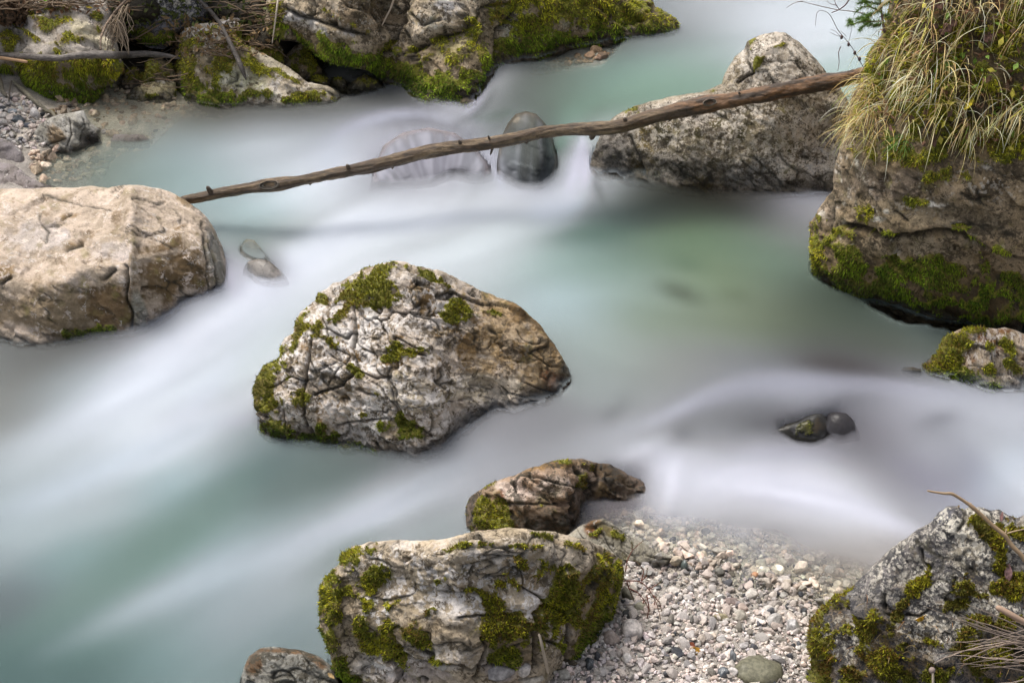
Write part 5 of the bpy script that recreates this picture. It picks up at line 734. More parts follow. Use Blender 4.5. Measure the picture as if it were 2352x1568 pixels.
def bed_points(pts, blocked=True):
    o = []
    for (u, v) in pts:
        d = Vector(rays(u, v)).normalized(); h = bedBVH.ray_cast(Vector((0, 0, CAM_H)), d)
        if h[0] is None: o.append(None); continue
        if blocked:
            g = BV.ray_cast(Vector((0, 0, CAM_H)), d)
            if g[0] is not None and g[3] < h[3]-.12: o.append(None); continue
        o.append(h[0])
    return o
bank = fr([(1150, 1640), (1300, 1400), (1400, 1290), (1340, 1210), (1290, 1180), (1440, 1150), (1560, 1175), (1750, 1230), (1980, 1330), (2020, 1400), (1900, 1640)])
lbank = fr([(-80, 215), (30, 212), (75, 235), (128, 258), (120, 285), (100, 340), (-80, 345)])
def gravel(name, specs, label, col_mul=(1, 1, 1), seed=1, st='stuff'):
    rs = np.random.default_rng(seed); VV, FF, CC, off = [], [], [], 0
    for (poly, k, r0, r1, up, cols) in specs:
        pts = bed_points(in_poly_pts(rs, poly, k)); P = np.array([p[:] for p in pts if p is not None]); n = len(P)
        if not n: continue
        r = r0*(r1/r0)**rs.random(n)**1.6 if r1 > r0 else np.full(n, r0); Rm = rotz(rs, n, .45); si = rs.integers(0, len(SHAPES), n)
        ci = rs.choice(len(PCOL), n, p=PPRB); c = PCOL[ci]*(.7+.45*rs.random((n, 1)))*(1+.02*rs.normal(size=(n, 3)))*np.array(cols)
        uv_ = np.array([project(q_) for q_ in P]); hz_ = P[:, 2]-zwater(uv_[:, 0], uv_[:, 1]); c = c*(1-.45*sm(hz_, .035, .008)*sm(hz_, -.02, 0))[:, None]
        for s in range(len(SHAPES)):
            m = np.where(si == s)[0]
            if not len(m): continue
            v, f = SHAPES[s]; q = np.einsum('kij,vj->kvi', Rm[m], v)*r[m, None, None]+P[m, None]; q[..., 2] += (r[m]*(up*rs.random(len(m))-.05))[:, None]
            VV.append(q.reshape(-1, 3)); FF.append((f[None]+(np.arange(len(m))*len(v))[:, None, None]).reshape(-1, 3)+off); off += q.size//3; CC.append(np.repeat(c[m], len(v), 0))
    return tag(mk(name, np.concatenate(VV), np.concatenate(FF), M_pebble, attrs={'col': np.clip(np.concatenate(CC), .01, .8)}, smooth=False), label, 'gravel', kind=st)
gravel('gravel', [(bank, 7500, .003, .008, .9, (1, 1, 1)), (bank, 2600, .008, .014, 1., (1, 1, 1)), (bank, 420, .014, .024, .6, (1, 1, 1)), (lbank, 700, .006, .014, .9, (.98, 1, 1)), (lbank, 220, .014, .021, .7, (.98, 1, 1))], 'pale limestone gravel of small chips filling the bank between the two front boulders', seed=5)
gravel('submerged_gravel', [(fr([(100, 300), (130, 215), (280, 200), (420, 230), (900, 235), (880, 280), (600, 320), (200, 345)]), 420, .012, .045, .5, (1.15, 1., .80)), (fr([(60, 350), (200, 345), (330, 360), (300, 415), (80, 425)]), 120, .015, .045, .5, (1.2, 1.1, .92)),
    (fr([(1400, 1170), (1600, 1190), (2000, 1320), (1990, 1400), (1700, 1330), (1450, 1270)]), 420, .012, .035, .8, (1.2, 1.15, 1.05)), (fr([(1150, 185), (1400, 110), (1420, 125), (1190, 205)]), 60, .02, .05, .4, (.6, .45, .3))], 'blurred stones lying under the clear shallow water of both shores', seed=6)
PEB = {}
CNAME = ['beige', 'whitish', 'tan', 'grey', 'cream', 'dark grey', 'orange tan', 'charcoal', 'black', 'brown']
LMK = [(d1([p[:2]])[0], p[2]) for p in [(755, 1330, 'the glossy black angular stone'), (1370, 1490, 'the big smooth olive stone'), (425, 1200, 'the largest pale cobble'), (1190, 960, 'the long brown veined stone'), (1362, 768, 'the orange stone'), (835, 705, 'the upright slate stone'), (1640, 1155, 'the tall pointed cobble'), (748, 882, 'the beige stone under the heather'), (415, 1062, 'the flat dark grey stone'), (1110, 1076, 'the olive yellow flat stone'), (930, 1335, 'the amber brown leaf'), (1605, 998, 'the small glossy black stone'), (112, 1432, 'the blue-black stone'), (1580, 820, 'the large beige crest stone'), (1300, 1335, 'the dark round pebble')]]
LMK += [(c1([p[:2]])[0], p[2]) for p in [(120, 815, 'the dark grey oval beach pebble'), (235, 780, 'the large white beach pebble'), (25, 790, 'the beach at the left edge'), (150, 935, 'the cream flat beach pebble'), (80, 755, 'the small driftwood log'), (345, 760, 'the rusty curved beach stone')]]
def label_pebbles(items):
    d = {}
    for o, ci in items:
        u, v = project(o.location); (a, b), nm = min(LMK, key=lambda q: math.hypot(q[0][0]-u, q[0][1]-v)); dx, dy = u-a, v-b
        w = ('right of' if dx > 0 else 'left of') if abs(dx) > abs(dy) else ('just below' if dy > 0 else 'just above'); d.setdefault((ci, w, nm), []).append((math.hypot(dx, dy), o))
    ordn = ['nearest', 'second nearest', 'third nearest', 'fourth nearest', 'fifth nearest', 'sixth nearest', 'seventh nearest']
    for (ci, w, nm), l in d.items():
        l.sort(key=lambda q: q[0])
        for i, (_, o) in enumerate(l): o['label'] = ((ordn[min(i, 6)]+' ') if len(l) > 1 else '')+CNAME[ci]+' pebble '+w+' '+nm
def pebble_mesh(s, ci):
    if (s, ci) not in PEB:
        v, f = SHAPES[s]; o = mk('pebble', v, f, M_pebble, attrs={'col': np.repeat(PCOL[ci][None], len(v), 0)}, link=False, smooth=False); PEB[(s, ci)] = o
    return PEB[(s, ci)]
def pebbles(poly, k, r0, r1, label, group, seed):
    rs = np.random.default_rng(seed); kept = []; items = []
    for p in bed_points(in_poly_pts(rs, poly, k)):
        if p is None: continue
        r = r0*(r1/r0)**(rs.random()**1.3)
        if any((p-q).length < .8*(r+s) for q, s in kept): continue
        kept.append((p, r)); ci = int(rs.choice(len(PCOL), p=PPRB)); src = pebble_mesh(int(rs.integers(0, 16)), ci)
        o = src.copy(); o.name = 'pebble'; S.collection.objects.link(o); o.location = p+Vector((0, 0, r*.28)); o.scale = (r, r, r)
        o.rotation_euler = (rs.normal()*.4, rs.normal()*.4, rs.random()*6.28); tag(o, label, 'pebble', group); items.append((o, ci))
    label_pebbles(items)
pebbles(fr([(1250, 1620), (1420, 1330), (1440, 1275), (1560, 1300), (1940, 1385), (1880, 1470), (1880, 1620)]), 330, .017, .032, 'angular pebble resting on the pale gravel bank right of the front boulder', 'larger pebbles on the right gravel bank', 12)
pebbles(lbank, 120, .02, .036, 'rounded pebble on the small beach at the left frame edge', 'larger pebbles on the left beach', 13)
def stone(label, u, v, ru, rv, col, seed, ang=.6, rz=0, name='stone', cat='stone', mat=None, sink=.35, flat=None):
    rs = np.random.default_rng(seed+500); sh, f = pebble_shape(rs, ICO3, ang); p, n, t = cast(u, v)
    if p is None: return
    px = t*TH/1176; k = np.array([ru*px, (ru*px+rv*px)*.5, rv*px*1.05]) if flat is None else np.array([ru*px, rv*px*1.3, flat]); sh = sh/np.abs(sh).max(0)*k
    sh = sh+(sh/np.linalg.norm(sh, axis=1, keepdims=True))*(fbm(sh*60+seed, 3, 3)*.06*min(k))[:, None]
    c = np.array(col)*(1+.25*fbm(sh*50+seed*3, 9, 4))[:, None]
    w = sm(np.abs(pn(sh*30+seed, 8)), .03, 0)*.25; c = c*(1-w[:, None])+.5*w[:, None]
    o = mk(name, sh, f, mat or M_pebble, attrs={'col': c}); o.location = p+Vector((0, 0, k[2]*(1-2*sink)*.8)); o.rotation_euler = (0, 0, math.radians(rz)); return tag(o, label, cat)
M_shiny = attr_mat('wet_pebble', .22, bump=(60, .004), spec=.5)
for i, (u, v, ru, rv, c, ang, mt, lab) in enumerate([
    (755, 1330, 82, 42, (.03, .032, .038), 1, 1, 'glossy black angular stone left of the brown leaf on the gravel'),
    (835, 705, 42, 62, (.07, .09, .085), 1, 1, 'upright dark slate stone with a rusty top in the upper gravel'),
    (735, 680, 42, 22, (.09, .075, .08), .5, 0, 'dark purple oval pebble left of the upright slate stone'),
    (415, 1062, 66, 34, (.07, .07, .065), .4, 0, 'flat dark grey stone at the foot of the heather twig'),
    (400, 930, 52, 85, (.13, .12, .09), 1, 0, 'tall olive slab leaning on the mossy side of the front boulder'),
    (485, 1010, 62, 40, (.22, .21, .16), .4, 0, 'greenish oval stone just behind the flat dark grey one'),
    (1370, 1490, 200, 95, (.13, .125, .085), .15, 0, 'big smooth olive stone half buried at the bottom edge of the gravel'),
    (1190, 960, 92, 36, (.20, .155, .14), .8, 0, 'long brown veined stone in the middle of the gravel'),
    (1362, 768, 40, 32, (.38, .20, .11), .5, 0, 'orange stone near the waterline of the gravel bank'),
    (1110, 1076, 62, 36, (.24, .21, .13), .9, 0, 'olive yellow flat stone right in the gravel centre'),
    (1238, 1082, 58, 60, (.36, .33, .28), .5, 0, 'rough beige cobble right of the olive yellow stone'),
    (1508, 1110, 64, 60, (.38, .36, .34), .5, 0, 'round pale grey cobble left of the tall pointed one'),
    (1640, 1155, 46, 78, (.36, .35, .345), .9, 0, 'tall pointed pale grey cobble near the corner boulder'),
    (425, 1200, 88, 92, (.45, .41, .385), .4, 0, 'largest pale cobble between front boulder and gravel'),
    (268, 1245, 72, 72, (.38, .31, .27), .4, 0, 'pinkish cobble tucked under the mossy flank of the front boulder'),
    (392, 1392, 46, 46, (.52, .49, .47), .3, 0, 'round whitish pebble below the largest cobble'),
    (112, 1432, 42, 60, (.06, .07, .08), .9, 1, 'blue-black stone at the lower foot of the front boulder'),
    (172, 1382, 30, 48, (.035, .035, .04), .9, 1, 'small black stone above the blue-black one'),
    (1186, 1492, 48, 40, (.50, .47, .45), .4, 0, 'egg-shaped white pebble touching the smooth olive stone'),
    (1105, 1500, 62, 46, (.09, .10, .11), .8, 1, 'dark stone with white bands left of the egg-shaped pebble'),
    (1330, 905, 72, 38, (.48, .44, .40), .6, 0, 'wide pale stone above the long brown veined one'),
    (748, 882, 60, 44, (.50, .46, .42), .6, 0, 'beige stone right of the hanging heather tips'),
    (868, 600, 58, 34, (.47, .43, .40), 1, 0, 'five-sided pale stone on the crest of the gravel'),
    (1605, 998, 42, 28, (.03, .032, .036), .9, 1, 'small glossy black stone in the right half of the gravel'),
    (622, 852, 42, 16, (.05, .052, .055), .5, 1, 'thin flat black pebble above the beige stone'),
    (1462, 1020, 64, 38, (.48, .45, .42), .4, 0, 'smooth whitish oblong pebble above the round grey cobble'),
    (1580, 820, 62, 46, (.42, .38, .35), .7, 0, 'large beige stone on the gravel crest near the corner boulder'),
    (630, 610, 34, 32, (.32, .30, .27), .8, 0, 'small grey block stone on the crest beside the slab'),
    (1190, 1390, 30, 70, (.16, .17, .18), .7, 0, 'slim slate sliver standing beside the smooth olive stone'),
    (1305, 1335, 26, 24, (.07, .07, .065), .6, 0, 'dark round pebble above the smooth olive stone')]):
    (x, y), = d1([(u, v)]); stone(lab, x, y, ru*.3043, rv*.3043, c, 200+i, ang, mat=M_shiny if mt else None, rz=(i*37) % 50-25)
for i, (u, v, ru, rv, c, lab) in enumerate([(1400, 1375, 48, 46, (.45, .42, .40), 'pale round cobble wedged under the front boulder beside the stalk'), (1450, 1440, 85, 52, (.42, .38, .32), 'cream oblong cobble at the bottom edge below the front boulder'), (1250, 1390, 100, 46, (.20, .19, .19), 'dark grey block at the foot of the front boulder'),
                                             (890, 1352, 60, 26, (.33, .31, .28), 'small grey stone in the crack low on the front boulder'), (1660, 1410, 46, 40, (.36, .34, .30), 'grey stone beneath the rounded knob of the front boulder'), (1765, 425, 45, 30, (.45, .40, .33), 'pale stone under water behind the slab')]):
    (x, y), = c8([(u, v)]); stone(lab, x, y, ru*.3662, rv*.3662, c, 300+i, .6)
for i, (u, v, ru, rv, c, lab) in enumerate([(120, 815, 52, 34, (.075, .085, .095), 'dark grey oval pebble on the left beach'), (180, 848, 36, 20, (.07, .08, .1), 'slate blue pebble touching the dark grey oval one'), (235, 780, 42, 46, (.55, .52, .5), 'large white pebble at the top of the left beach'), (345, 760, 36, 26, (.24, .17, .08), 'rusty curved stone by the fractured rock'),
                                             (25, 790, 40, 28, (.5, .46, .42), 'beige pebble at the far left of the beach'), (80, 755, 40, 20, (.26, .28, .3), 'grey flat pebble near the small driftwood log'), (150, 935, 50, 24, (.5, .44, .37), 'cream flat pebble beside the fractured rock'), (700, 905, 26, 26, (.5, .42, .4), 'pinkish white pebble in the water right of the fractured rock')]):
    (x, y), = c1([(u, v)]); stone(lab, x, y, ru*.3418, rv*.3418, c, 400+i, .4)

# ------------------------------------------------------------------ wood: log, branches, twigs
BV = all_bvh()
def smooth_path(pts, n):
    p = np.array(pts, float); d = np.concatenate([[0], np.cumsum(np.linalg.norm(np.diff(p[:, :2], axis=0), axis=1))]); s = np.linspace(0, d[-1], n)
    q = np.stack([np.interp(s, d, p[:, k]) for k in range(p.shape[1])], -1); w = max(1, n//(len(pts)*3))
    k = np.ones(2*w+1)/(2*w+1); e = np.pad(q, ((w, w), (0, 0)), mode='reflect', reflect_type='odd'); return np.stack([np.convolve(e[:, i], k, 'valid') for i in range(q.shape[1])], -1)
def tube_geo(C, r, sides=10, rough=.1, seed=1, freq=30, ridge=0):
    C = np.asarray(C, float); n = len(C); T = np.gradient(C, axis=0); T /= np.linalg.norm(T, axis=1, keepdims=True)+1e-9
    up = np.array([0.05, .1, 1.]); A = np.cross(T, up); A /= np.linalg.norm(A, axis=1, keepdims=True)+1e-9; B = np.cross(T, A)
    ph = np.linspace(0, 2*np.pi, sides, endpoint=False); dirs = np.cos(ph)[None, :, None]*A[:, None]+np.sin(ph)[None, :, None]*B[:, None]
    L = np.concatenate([[0], np.cumsum(np.linalg.norm(np.diff(C, axis=0), axis=1))])[:, None]+0*ph[None]
    Q = np.stack([L*freq*.35, np.cos(ph)[None]*1.6+0*L, np.sin(ph)[None]*1.6+0*L], -1)+seed*5.1
    nz = rough*(fbm(Q, seed, 4, .55))
    if ridge: nz = nz-ridge*np.abs(pn(np.stack([L*freq*.12, np.cos(ph)[None]*4.5+0*L, np.sin(ph)[None]*4.5+0*L], -1), seed+5))
    R_ = np.asarray(r)[:, None]*(1+nz); V = C[:, None]+dirs*R_[..., None]; V[0] = C[0]+(V[0]-C[0])*.55; V[-1] = C[-1]+(V[-1]-C[-1])*.4
    idx = np.arange(n*sides).reshape(n, sides); j = np.roll(idx, -1, 1)
    F = np.stack([idx[:-1], j[:-1], j[1:], idx[1:]], -1).reshape(-1, 4)
    Vx = np.concatenate([V.reshape(-1, 3), C[:1], C[-1:]]); c0, c1_ = n*sides, n*sides+1
    caps = np.concatenate([np.stack([j[0], idx[0], np.full(sides, c0)], -1), np.stack([idx[-1], j[-1], np.full(sides, c1_)], -1)])
    return Vx, F, caps, L, ph, nz, Q
def merge_tubes(gs):
    V, F4, F3, off = [], [], [], 0
    for g in gs: V.append(g[0]); F4.append(g[1]+off); F3.append(g[2]+off); off += len(g[0])
    return np.concatenate(V), [np.concatenate(F4), np.concatenate(F3)]
k = NT('bark'); co = k.new('TexCoord').outputs['Object']; c_ = k.attr('col'); mp = k.new('Mapping', {'Vector': co, 'Rotation': (0, 0, -.25), 'Scale': (.35, 1.4, 1.4)}).outputs[0]
n1 = k.noise(mp, 60, 8, .7, .5); n2 = k.noise(mp, 170, 5, .7); g_ = k.ramp(k.math('ADD', k.math('MULTIPLY', n1, .6), k.math('MULTIPLY', n2, .4)), .36, .64, .42, 1.6)
M_bark = k.done(k.new('BsdfPrincipled', {'Base Color': k.mix(1, c_, k.new('CombineColor', {0: g_, 1: g_, 2: g_}).outputs[0], 'MULTIPLY'), 'Roughness': .42, 'Normal': k.new('Bump', {'Height': k.math('ADD', n1, n2), 'Strength': .9, 'Distance': .006}).outputs[0]}).outputs[0])
M_twig = attr_mat('twig', .7)
def tube(name, C, r, col, mat=None, sides=8, seed=1, rough=.15, parent=None, org=None, colf=None, **kw):
    g = tube_geo(C, r, sides, rough, seed, **kw); org = Vector(C[len(C)//2]) if org is None else org
    cc = np.array(col)*np.ones((len(g[0]), 3)); m = g[6].reshape(-1, 3); vr = .75+.6*fbm(m*1.4+3, seed+3, 3)
    cc[:-2] *= (1+.5*(vr-.75))[:, None]
    if colf is not None: cc = colf(cc, g)
    o = mk(name, g[0]-np.array(org), [g[1], g[2]], mat or M_twig, parent=parent, attrs={'col': np.clip(cc, .005, .8)})
    if parent is None: o.location = org
    return o
# the long log
LG = [(360, 478, 20, .10), (425, 460, 21, .14), (455, 455, 23, .16), (490, 447, 25, .17), (520, 441, 23, .18), (570, 432, 24, .2), (625, 426, 34, .22), (680, 416, 25, .24), (740, 405, 25, .25), (800, 393, 28, .27), (850, 383, 30, .28), (900, 371, 30, .29), (980, 348, 31, .31), (1050, 338, 31, .33), (1120, 330, 30, .34), (1180, 319, 29, .36), (1250, 303, 29, .37), (1310, 297, 27, .38), (1365, 297, 32, .40), (1420, 291, 32, .41), (1500, 268, 34, .43), (1560, 253, 34, .45), (1620, 240, 42, .46), (1680, 231, 34, .48), (1740, 219, 37, .49), (1800, 207, 38, .5), (1860, 196, 38, .51), (1920, 185, 36, .52), (1960, 176, 34, .53), (2010, 168, 32, .54)]
lg = smooth_path(LG, 520); tz = (CAM_H-lg[:, 3])/(SP-yc(lg[:, 1])*CP)
sel = lg[:, 0] > 1380; lim = np.array([cast(u, v+10)[2] for u, v in lg[:, :2]]); rad = lg[:, 2]*.5*tz*TH/1176
bad = np.where(sel & (lg[:, 0] < 1950), np.clip(tz-(lim-rad*1.3), 0, 1), 0); shift = bad[np.argmax(bad)] if len(bad) else 0
tz = tz-shift*sm(lg[:, 0], 700, 1500); LC = at_t(lg[:, 0], lg[:, 1], tz); rad = lg[:, 2]*.5*tz*TH/1176
def log_col(cc, g):
    n, s_ = g[3].shape; u = np.repeat(lg[:, 0], s_); q = g[6].reshape(-1, 3); up = np.tile(np.sin(g[4]), n)
    w = sm(u+120*fbm(q*.6, 3, 3), 1400, 1620)[:, None]; pat = sm(fbm(q*np.array([.5, .8, .8]), 8, 4), -.08, .12)[:, None]
    left = np.array([.070, .043, .022])*(1-.45*pat)+np.array([.26, .185, .105])*.45*pat; right = np.array([.18, .098, .048])*(1-pat)+np.array([.065, .045, .032])*pat
    c = left*(1-w)+right*w; cc[:-2] = c; return cc
log = tube('log', LC, rad, (1, 1, 1), M_bark, 36, 3, .22, colf=log_col, freq=30, ridge=.18)
tag(log, 'long wet brown log spanning the stream from the flat boulder to the grassy one', 'log')
def on_log(u):
    i = int(np.argmin(abs(lg[:, 0]-u))); return LC[i], rad[i], (LC[min(i+3, 519)]-LC[max(i-3, 0)])
for (u, up, ln, rr) in [(490, 1, .035, .010), (1366, -1, .02, .013), (1128, 1, .022, .005), (1136, -1, .03, .005), (805, 1, .016, .009), (1060, 1, .014, .008), (716, -1, .008, .007), (905, -1, .010, .006), (1215, -1, .012, .007), (1440, 1, .012, .010), (1545, -1, .012, .008), (1700, 1, .010, .007), (1790, -1, .010, .006)]:
    c0, r0, t0 = on_log(u); t0 = t0/np.linalg.norm(t0); d0 = np.array([-.3, -.35, .9*up]); C = np.array([c0+d0*(r0*.5+(ln+r0*.5)*s) for s in np.linspace(0, 1, 6)])
    tube('branch_stub', C-np.array(log.location), rr*np.linspace(1.5, .7, 6), (.09, .065, .045), M_bark, 8, 5, .3, parent=log, org=Vector((0, 0, 0)))
for (u, a_, b_) in [(625, .050, .021), (1627, .034, .017)]:
    c0, r0, t0 = on_log(u); t0 = t0/np.linalg.norm(t0); n0 = np.array([.0, -.82, .57]); n0 -= t0*(n0@t0); n0 /= np.linalg.norm(n0); s0 = np.cross(n0, t0)
    rr_, ph_ = np.meshgrid(np.linspace(0, 1, 26), np.linspace(0, 2*np.pi, 48, endpoint=False)); wob = 1+.12*pn(np.stack([np.cos(ph_)*1.3, np.sin(ph_)*1.3, rr_*0+u], -1), 4)
    h_ = .004*np.sin(rr_*24+2*pn(np.stack([np.cos(ph_), np.sin(ph_), rr_*3], -1), 6))+.010*np.exp(-((rr_-.8)/.2)**2)-.008*(1-rr_)**2-.014*sm(rr_, .85, 1)
    X = c0+n0*(r0*.93)+(t0*(a_*rr_*wob*np.cos(ph_))[..., None]+s0*(b_*rr_*wob*np.sin(ph_))[..., None])+n0*(h_-r0*.55*(b_*rr_*np.sin(ph_)/r0)**2)[..., None]
    idx = np.arange(X.size//3).reshape(ph_.shape); j = np.roll(idx, -1, 0); F = np.stack([idx[:, :-1], idx[:, 1:], j[:, 1:], j[:, :-1]], -1).reshape(-1, 4)
    cl = np.array([.13, .11, .085])*(1+.9*np.sin(rr_*24)*.6)[..., None]
    mk('knot', X.reshape(-1, 3)-np.array(log.location), F, M_bark, parent=log, attrs={'col': np.clip(cl.reshape(-1, 3), .02, .5)})
def on_surface(pts, n, off=.0, rfix=None, tt=None, fall=None):
    q = smooth_path(pts, n); t = np.array([cast(u, v)[2] for u, v in q[:, :2]]) if tt is None else np.full(n, tt)
    if tt is None:
        t = np.minimum(t, np.median(t)+.25); t = -gauss(-np.minimum(t, gauss(t[None], 4, 0)[0])[None], 2.5, 0)[0]
    return q, t-off
def stick(name, pts, label, cat, col, off=.01, n=60, tt=None, mat=None, sides=10, seed=1, rough=.15, parent=None, **kw):
    """pts: (u, v, diameter in photo units)"""
    q, t = on_surface(pts, n, off, tt=tt); r = q[:, 2]*.5*t*TH/1176; C = at_t(q[:, 0], q[:, 1], t-r)
    if parent is not None: return tube(name, C-np.array(parent.location), r, col, mat, sides, seed, rough, parent=parent, org=Vector((0, 0, 0)), **kw)
    return tag(tube(name, C, r, col, mat, sides, seed, rough, **kw), label, cat)
def s6(p): return [(a*.1709, b*.1709, c*.1709) for a, b, c in p]
dw = stick('branch', s6([(-200, 730, 85), (0, 745, 82), (300, 755, 85), (500, 770, 88), (800, 785, 86), (950, 760, 86), (1150, 738, 100), (1300, 735, 110), (1500, 740, 105), (1750, 740, 95), (1950, 725, 90), (2100, 735, 80), (2250, 752, 60), (2360, 775, 45), (2420, 790, 25)]), 'weathered grey driftwood branch lying across the mossy slab at top left', 'branch', (.17, .15, .135), off=.03, n=160, mat=M_bark, sides=20, seed=9, ridge=.25, freq=20)
stick('side_branch', s6([(2190, 715, 22), (2280, 670, 20), (2360, 615, 18)]), None, None, (.2, .17, .14), off=.03, n=12, parent=dw)
for i, p in enumerate([[(1600, 810, 12), (1680, 870, 11), (1750, 950, 9), (1800, 1010, 6)], [(1650, 815, 9), (1665, 950, 8), (1695, 1030, 5)], [(1730, 820, 9), (1800, 880, 8), (1940, 876, 5)], [(2200, 740, 20), (2240, 800, 14), (2275, 850, 8)]]):
    stick('twig', s6(p), None, None, (.26, .22, .17), off=.05, n=14, parent=dw, sides=5)
stick('branch', s6([(-150, 760, 46), (0, 780, 46), (120, 795, 44), (250, 815, 42), (330, 830, 46), (375, 835, 30)]), 'peeled pale orange stick with a splintered end over the driftwood branch', 'stick', (.52, .33, .19), off=.075, n=40, mat=M_twig, seed=4)
stick('driftwood', s6([(170, 1080, 35), (230, 1150, 50), (330, 1230, 66), (430, 1330, 68), (530, 1420, 64), (620, 1490, 56), (700, 1505, 46), (750, 1570, 36)]), 'small lichened driftwood log sloping onto the left pebble beach', 'log', (.20, .18, .13), off=.02, n=60, mat=M_bark, sides=14, seed=6, ridge=.15)
stick('root', s6([(-10, 1020, 50), (15, 1150, 60), (30, 1230, 56), (90, 1300, 40)]), 'short grey root beneath the moss skirt at the left edge', 'root', (.16, .14, .10), off=.04, n=20, mat=M_bark, seed=8)
stick('root', s6([(155, 1085, 20), (130, 1200, 20), (118, 1370, 18)]), 'thin upright root standing on the left pebbles', 'root', (.09, .075, .06), off=.05, n=20, seed=12)
stick('branch', [(c[0]*.3418, c[1]*.3418, c[2]*.3418) for c in [(1280, -40, 16), (1360, 20, 22), (1420, 80, 26), (1480, 160, 28), (1520, 240, 28), (1560, 320, 30), (1600, 400, 34), (1625, 460, 38), (1640, 500, 26), (1655, 540, 10)]], 'dark pointed stick leaning down the face of the pale moss-capped boulder', 'stick', (.13, .11, .095), off=.02, n=70, mat=M_bark, sides=12, seed=10)
stick('twig', [(c[0]*.3418, c[1]*.3418, c[2]*.3418) for c in [(1870, -20, 14), (1856, 100, 12), (1842, 200, 10), (1828, 295, 7)]], 'whitish peeled twig hanging at the left end of the massive top boulder', 'twig', (.55, .47, .38), off=.04, n=24, seed=14)
stick('twig', c2([(905, -10, 5), (880, 60, 4.5), (852, 112, 4), (828, 162, 2.5)]), 'thin pale twig propped against the middle of the massive top boulder', 'twig', (.55, .45, .34), off=.04, n=24, seed=15)
stick('stick', fr([(1570, -12, 4.5), (1573, 14, 4.2), (1576, 40, 3.6)]), 'lone dark stick poking out of the water at the top edge', 'stick', (.06, .05, .04), off=.03, n=14, seed=16)
# tangled roots hanging between the slab and the blue-grey boulder
rs = np.random.default_rng(31)
tg = stick('hanging_roots', s6([(1780, -60, 30), (1700, 0, 32), (1600, 100, 36), (1500, 230, 38), (1430, 330, 34), (1385, 430, 32), (1350, 520, 28), (1350, 600, 26), (1355, 680, 20)]), 'tangle of thin brown roots hanging between the slab and the blue-grey boulder', 'roots', (.24, .17, .12), off=.10, n=60, seed=18, mat=M_bark)
tt0 = cast(240, 90)[2]-.12; gs = []
for i in range(46):
    a0 = rs.random(); p0 = np.array([1720-270*a0+30*rs.normal(), 40+320*a0]); p3 = np.array([1400+360*rs.random(), 420+300*rs.random()]); m = (p0+p3)/2+rs.normal(size=2)*np.array([70, 60]); s = np.linspace(0, 1, 16)[:, None]
    q = ((1-s)**2*p0+2*s*(1-s)*m+s*s*p3)+np.cumsum(rs.normal(size=(16, 2))*5, 0); t = tt0+.05*rs.normal()+.05*s[:, 0]
    gs.append(tube_geo(at_t(q[:, 0]*.1709, q[:, 1]*.1709, t), np.linspace(.0035, .0014, 16)*(.6+.7*rs.random()), 5, .15, i))
v_, f_ = merge_tubes(gs); cc = np.array([.27, .21, .15])*(.5+.9*np.repeat(rs.random(len(gs)), [len(g[0]) for g in gs]))[:, None]
tag(mk('rootlets', v_-np.array(tg.location), f_, M_twig, parent=tg, attrs={'col': cc}), kind='stuff')
# right foreground branch, stub, brush
fb = stick('branch', d2(sc(.3044, [(1148, 115, 12), (1170, 122, 15), (1230, 132, 17), (1290, 140, 22), (1330, 135, 26), (1390, 170, 24), (1470, 225, 27), (1480, 232, 34), (1560, 300, 28), (1650, 385, 30), (1735, 452, 38), (1760, 490, 30), (1800, 545, 34), (1860, 600, 34), (1900, 660, 36), (2050, 800, 38)])), 'bare tan branch arching over the top of the corner boulder', 'branch', (.27, .19, .115), off=.0, n=110, tt=3.62, sides=12, seed=21, rough=.12)
for (a, b) in [((1735, 452), (1750, 400)), ((1750, 440), (1890, 405)), ((1475, 225), (1480, 205))]:
    stick('side_twig', d2(sc(.3044, [(a[0], a[1], 15), ((a[0]+b[0])/2, (a[1]+b[1])/2-4, 11), (b[0], b[1], 8)])), None, None, (.3, .22, .14), off=0, n=10, tt=3.62, sides=5, parent=fb)
stick('branch', d2(sc(.3044, [(1668, 992, 40), (1700, 1005, 44), (1780, 1050, 46), (1880, 1108, 48), (2000, 1170, 50)])), 'sawn pinkish branch stub entering from the right edge', 'branch', (.36, .25, .18), off=.09, n=24, sides=12, seed=22, rough=.06)
tb = cast(2330, 1460)[2]-.10
br = stick('brushwood', d2(sc(.3044, [(2080, 1290, 24), (1950, 1265, 22), (1880, 1255, 20), (1760, 1268, 16), (1640, 1295, 13), (1540, 1340, 10), (1420, 1400, 7)])), 'spray of thin dry twigs spreading over the corner boulder from the right edge', 'twigs', (.25, .19, .15), off=0, n=40, tt=tb, sides=7, seed=23)
gs = []
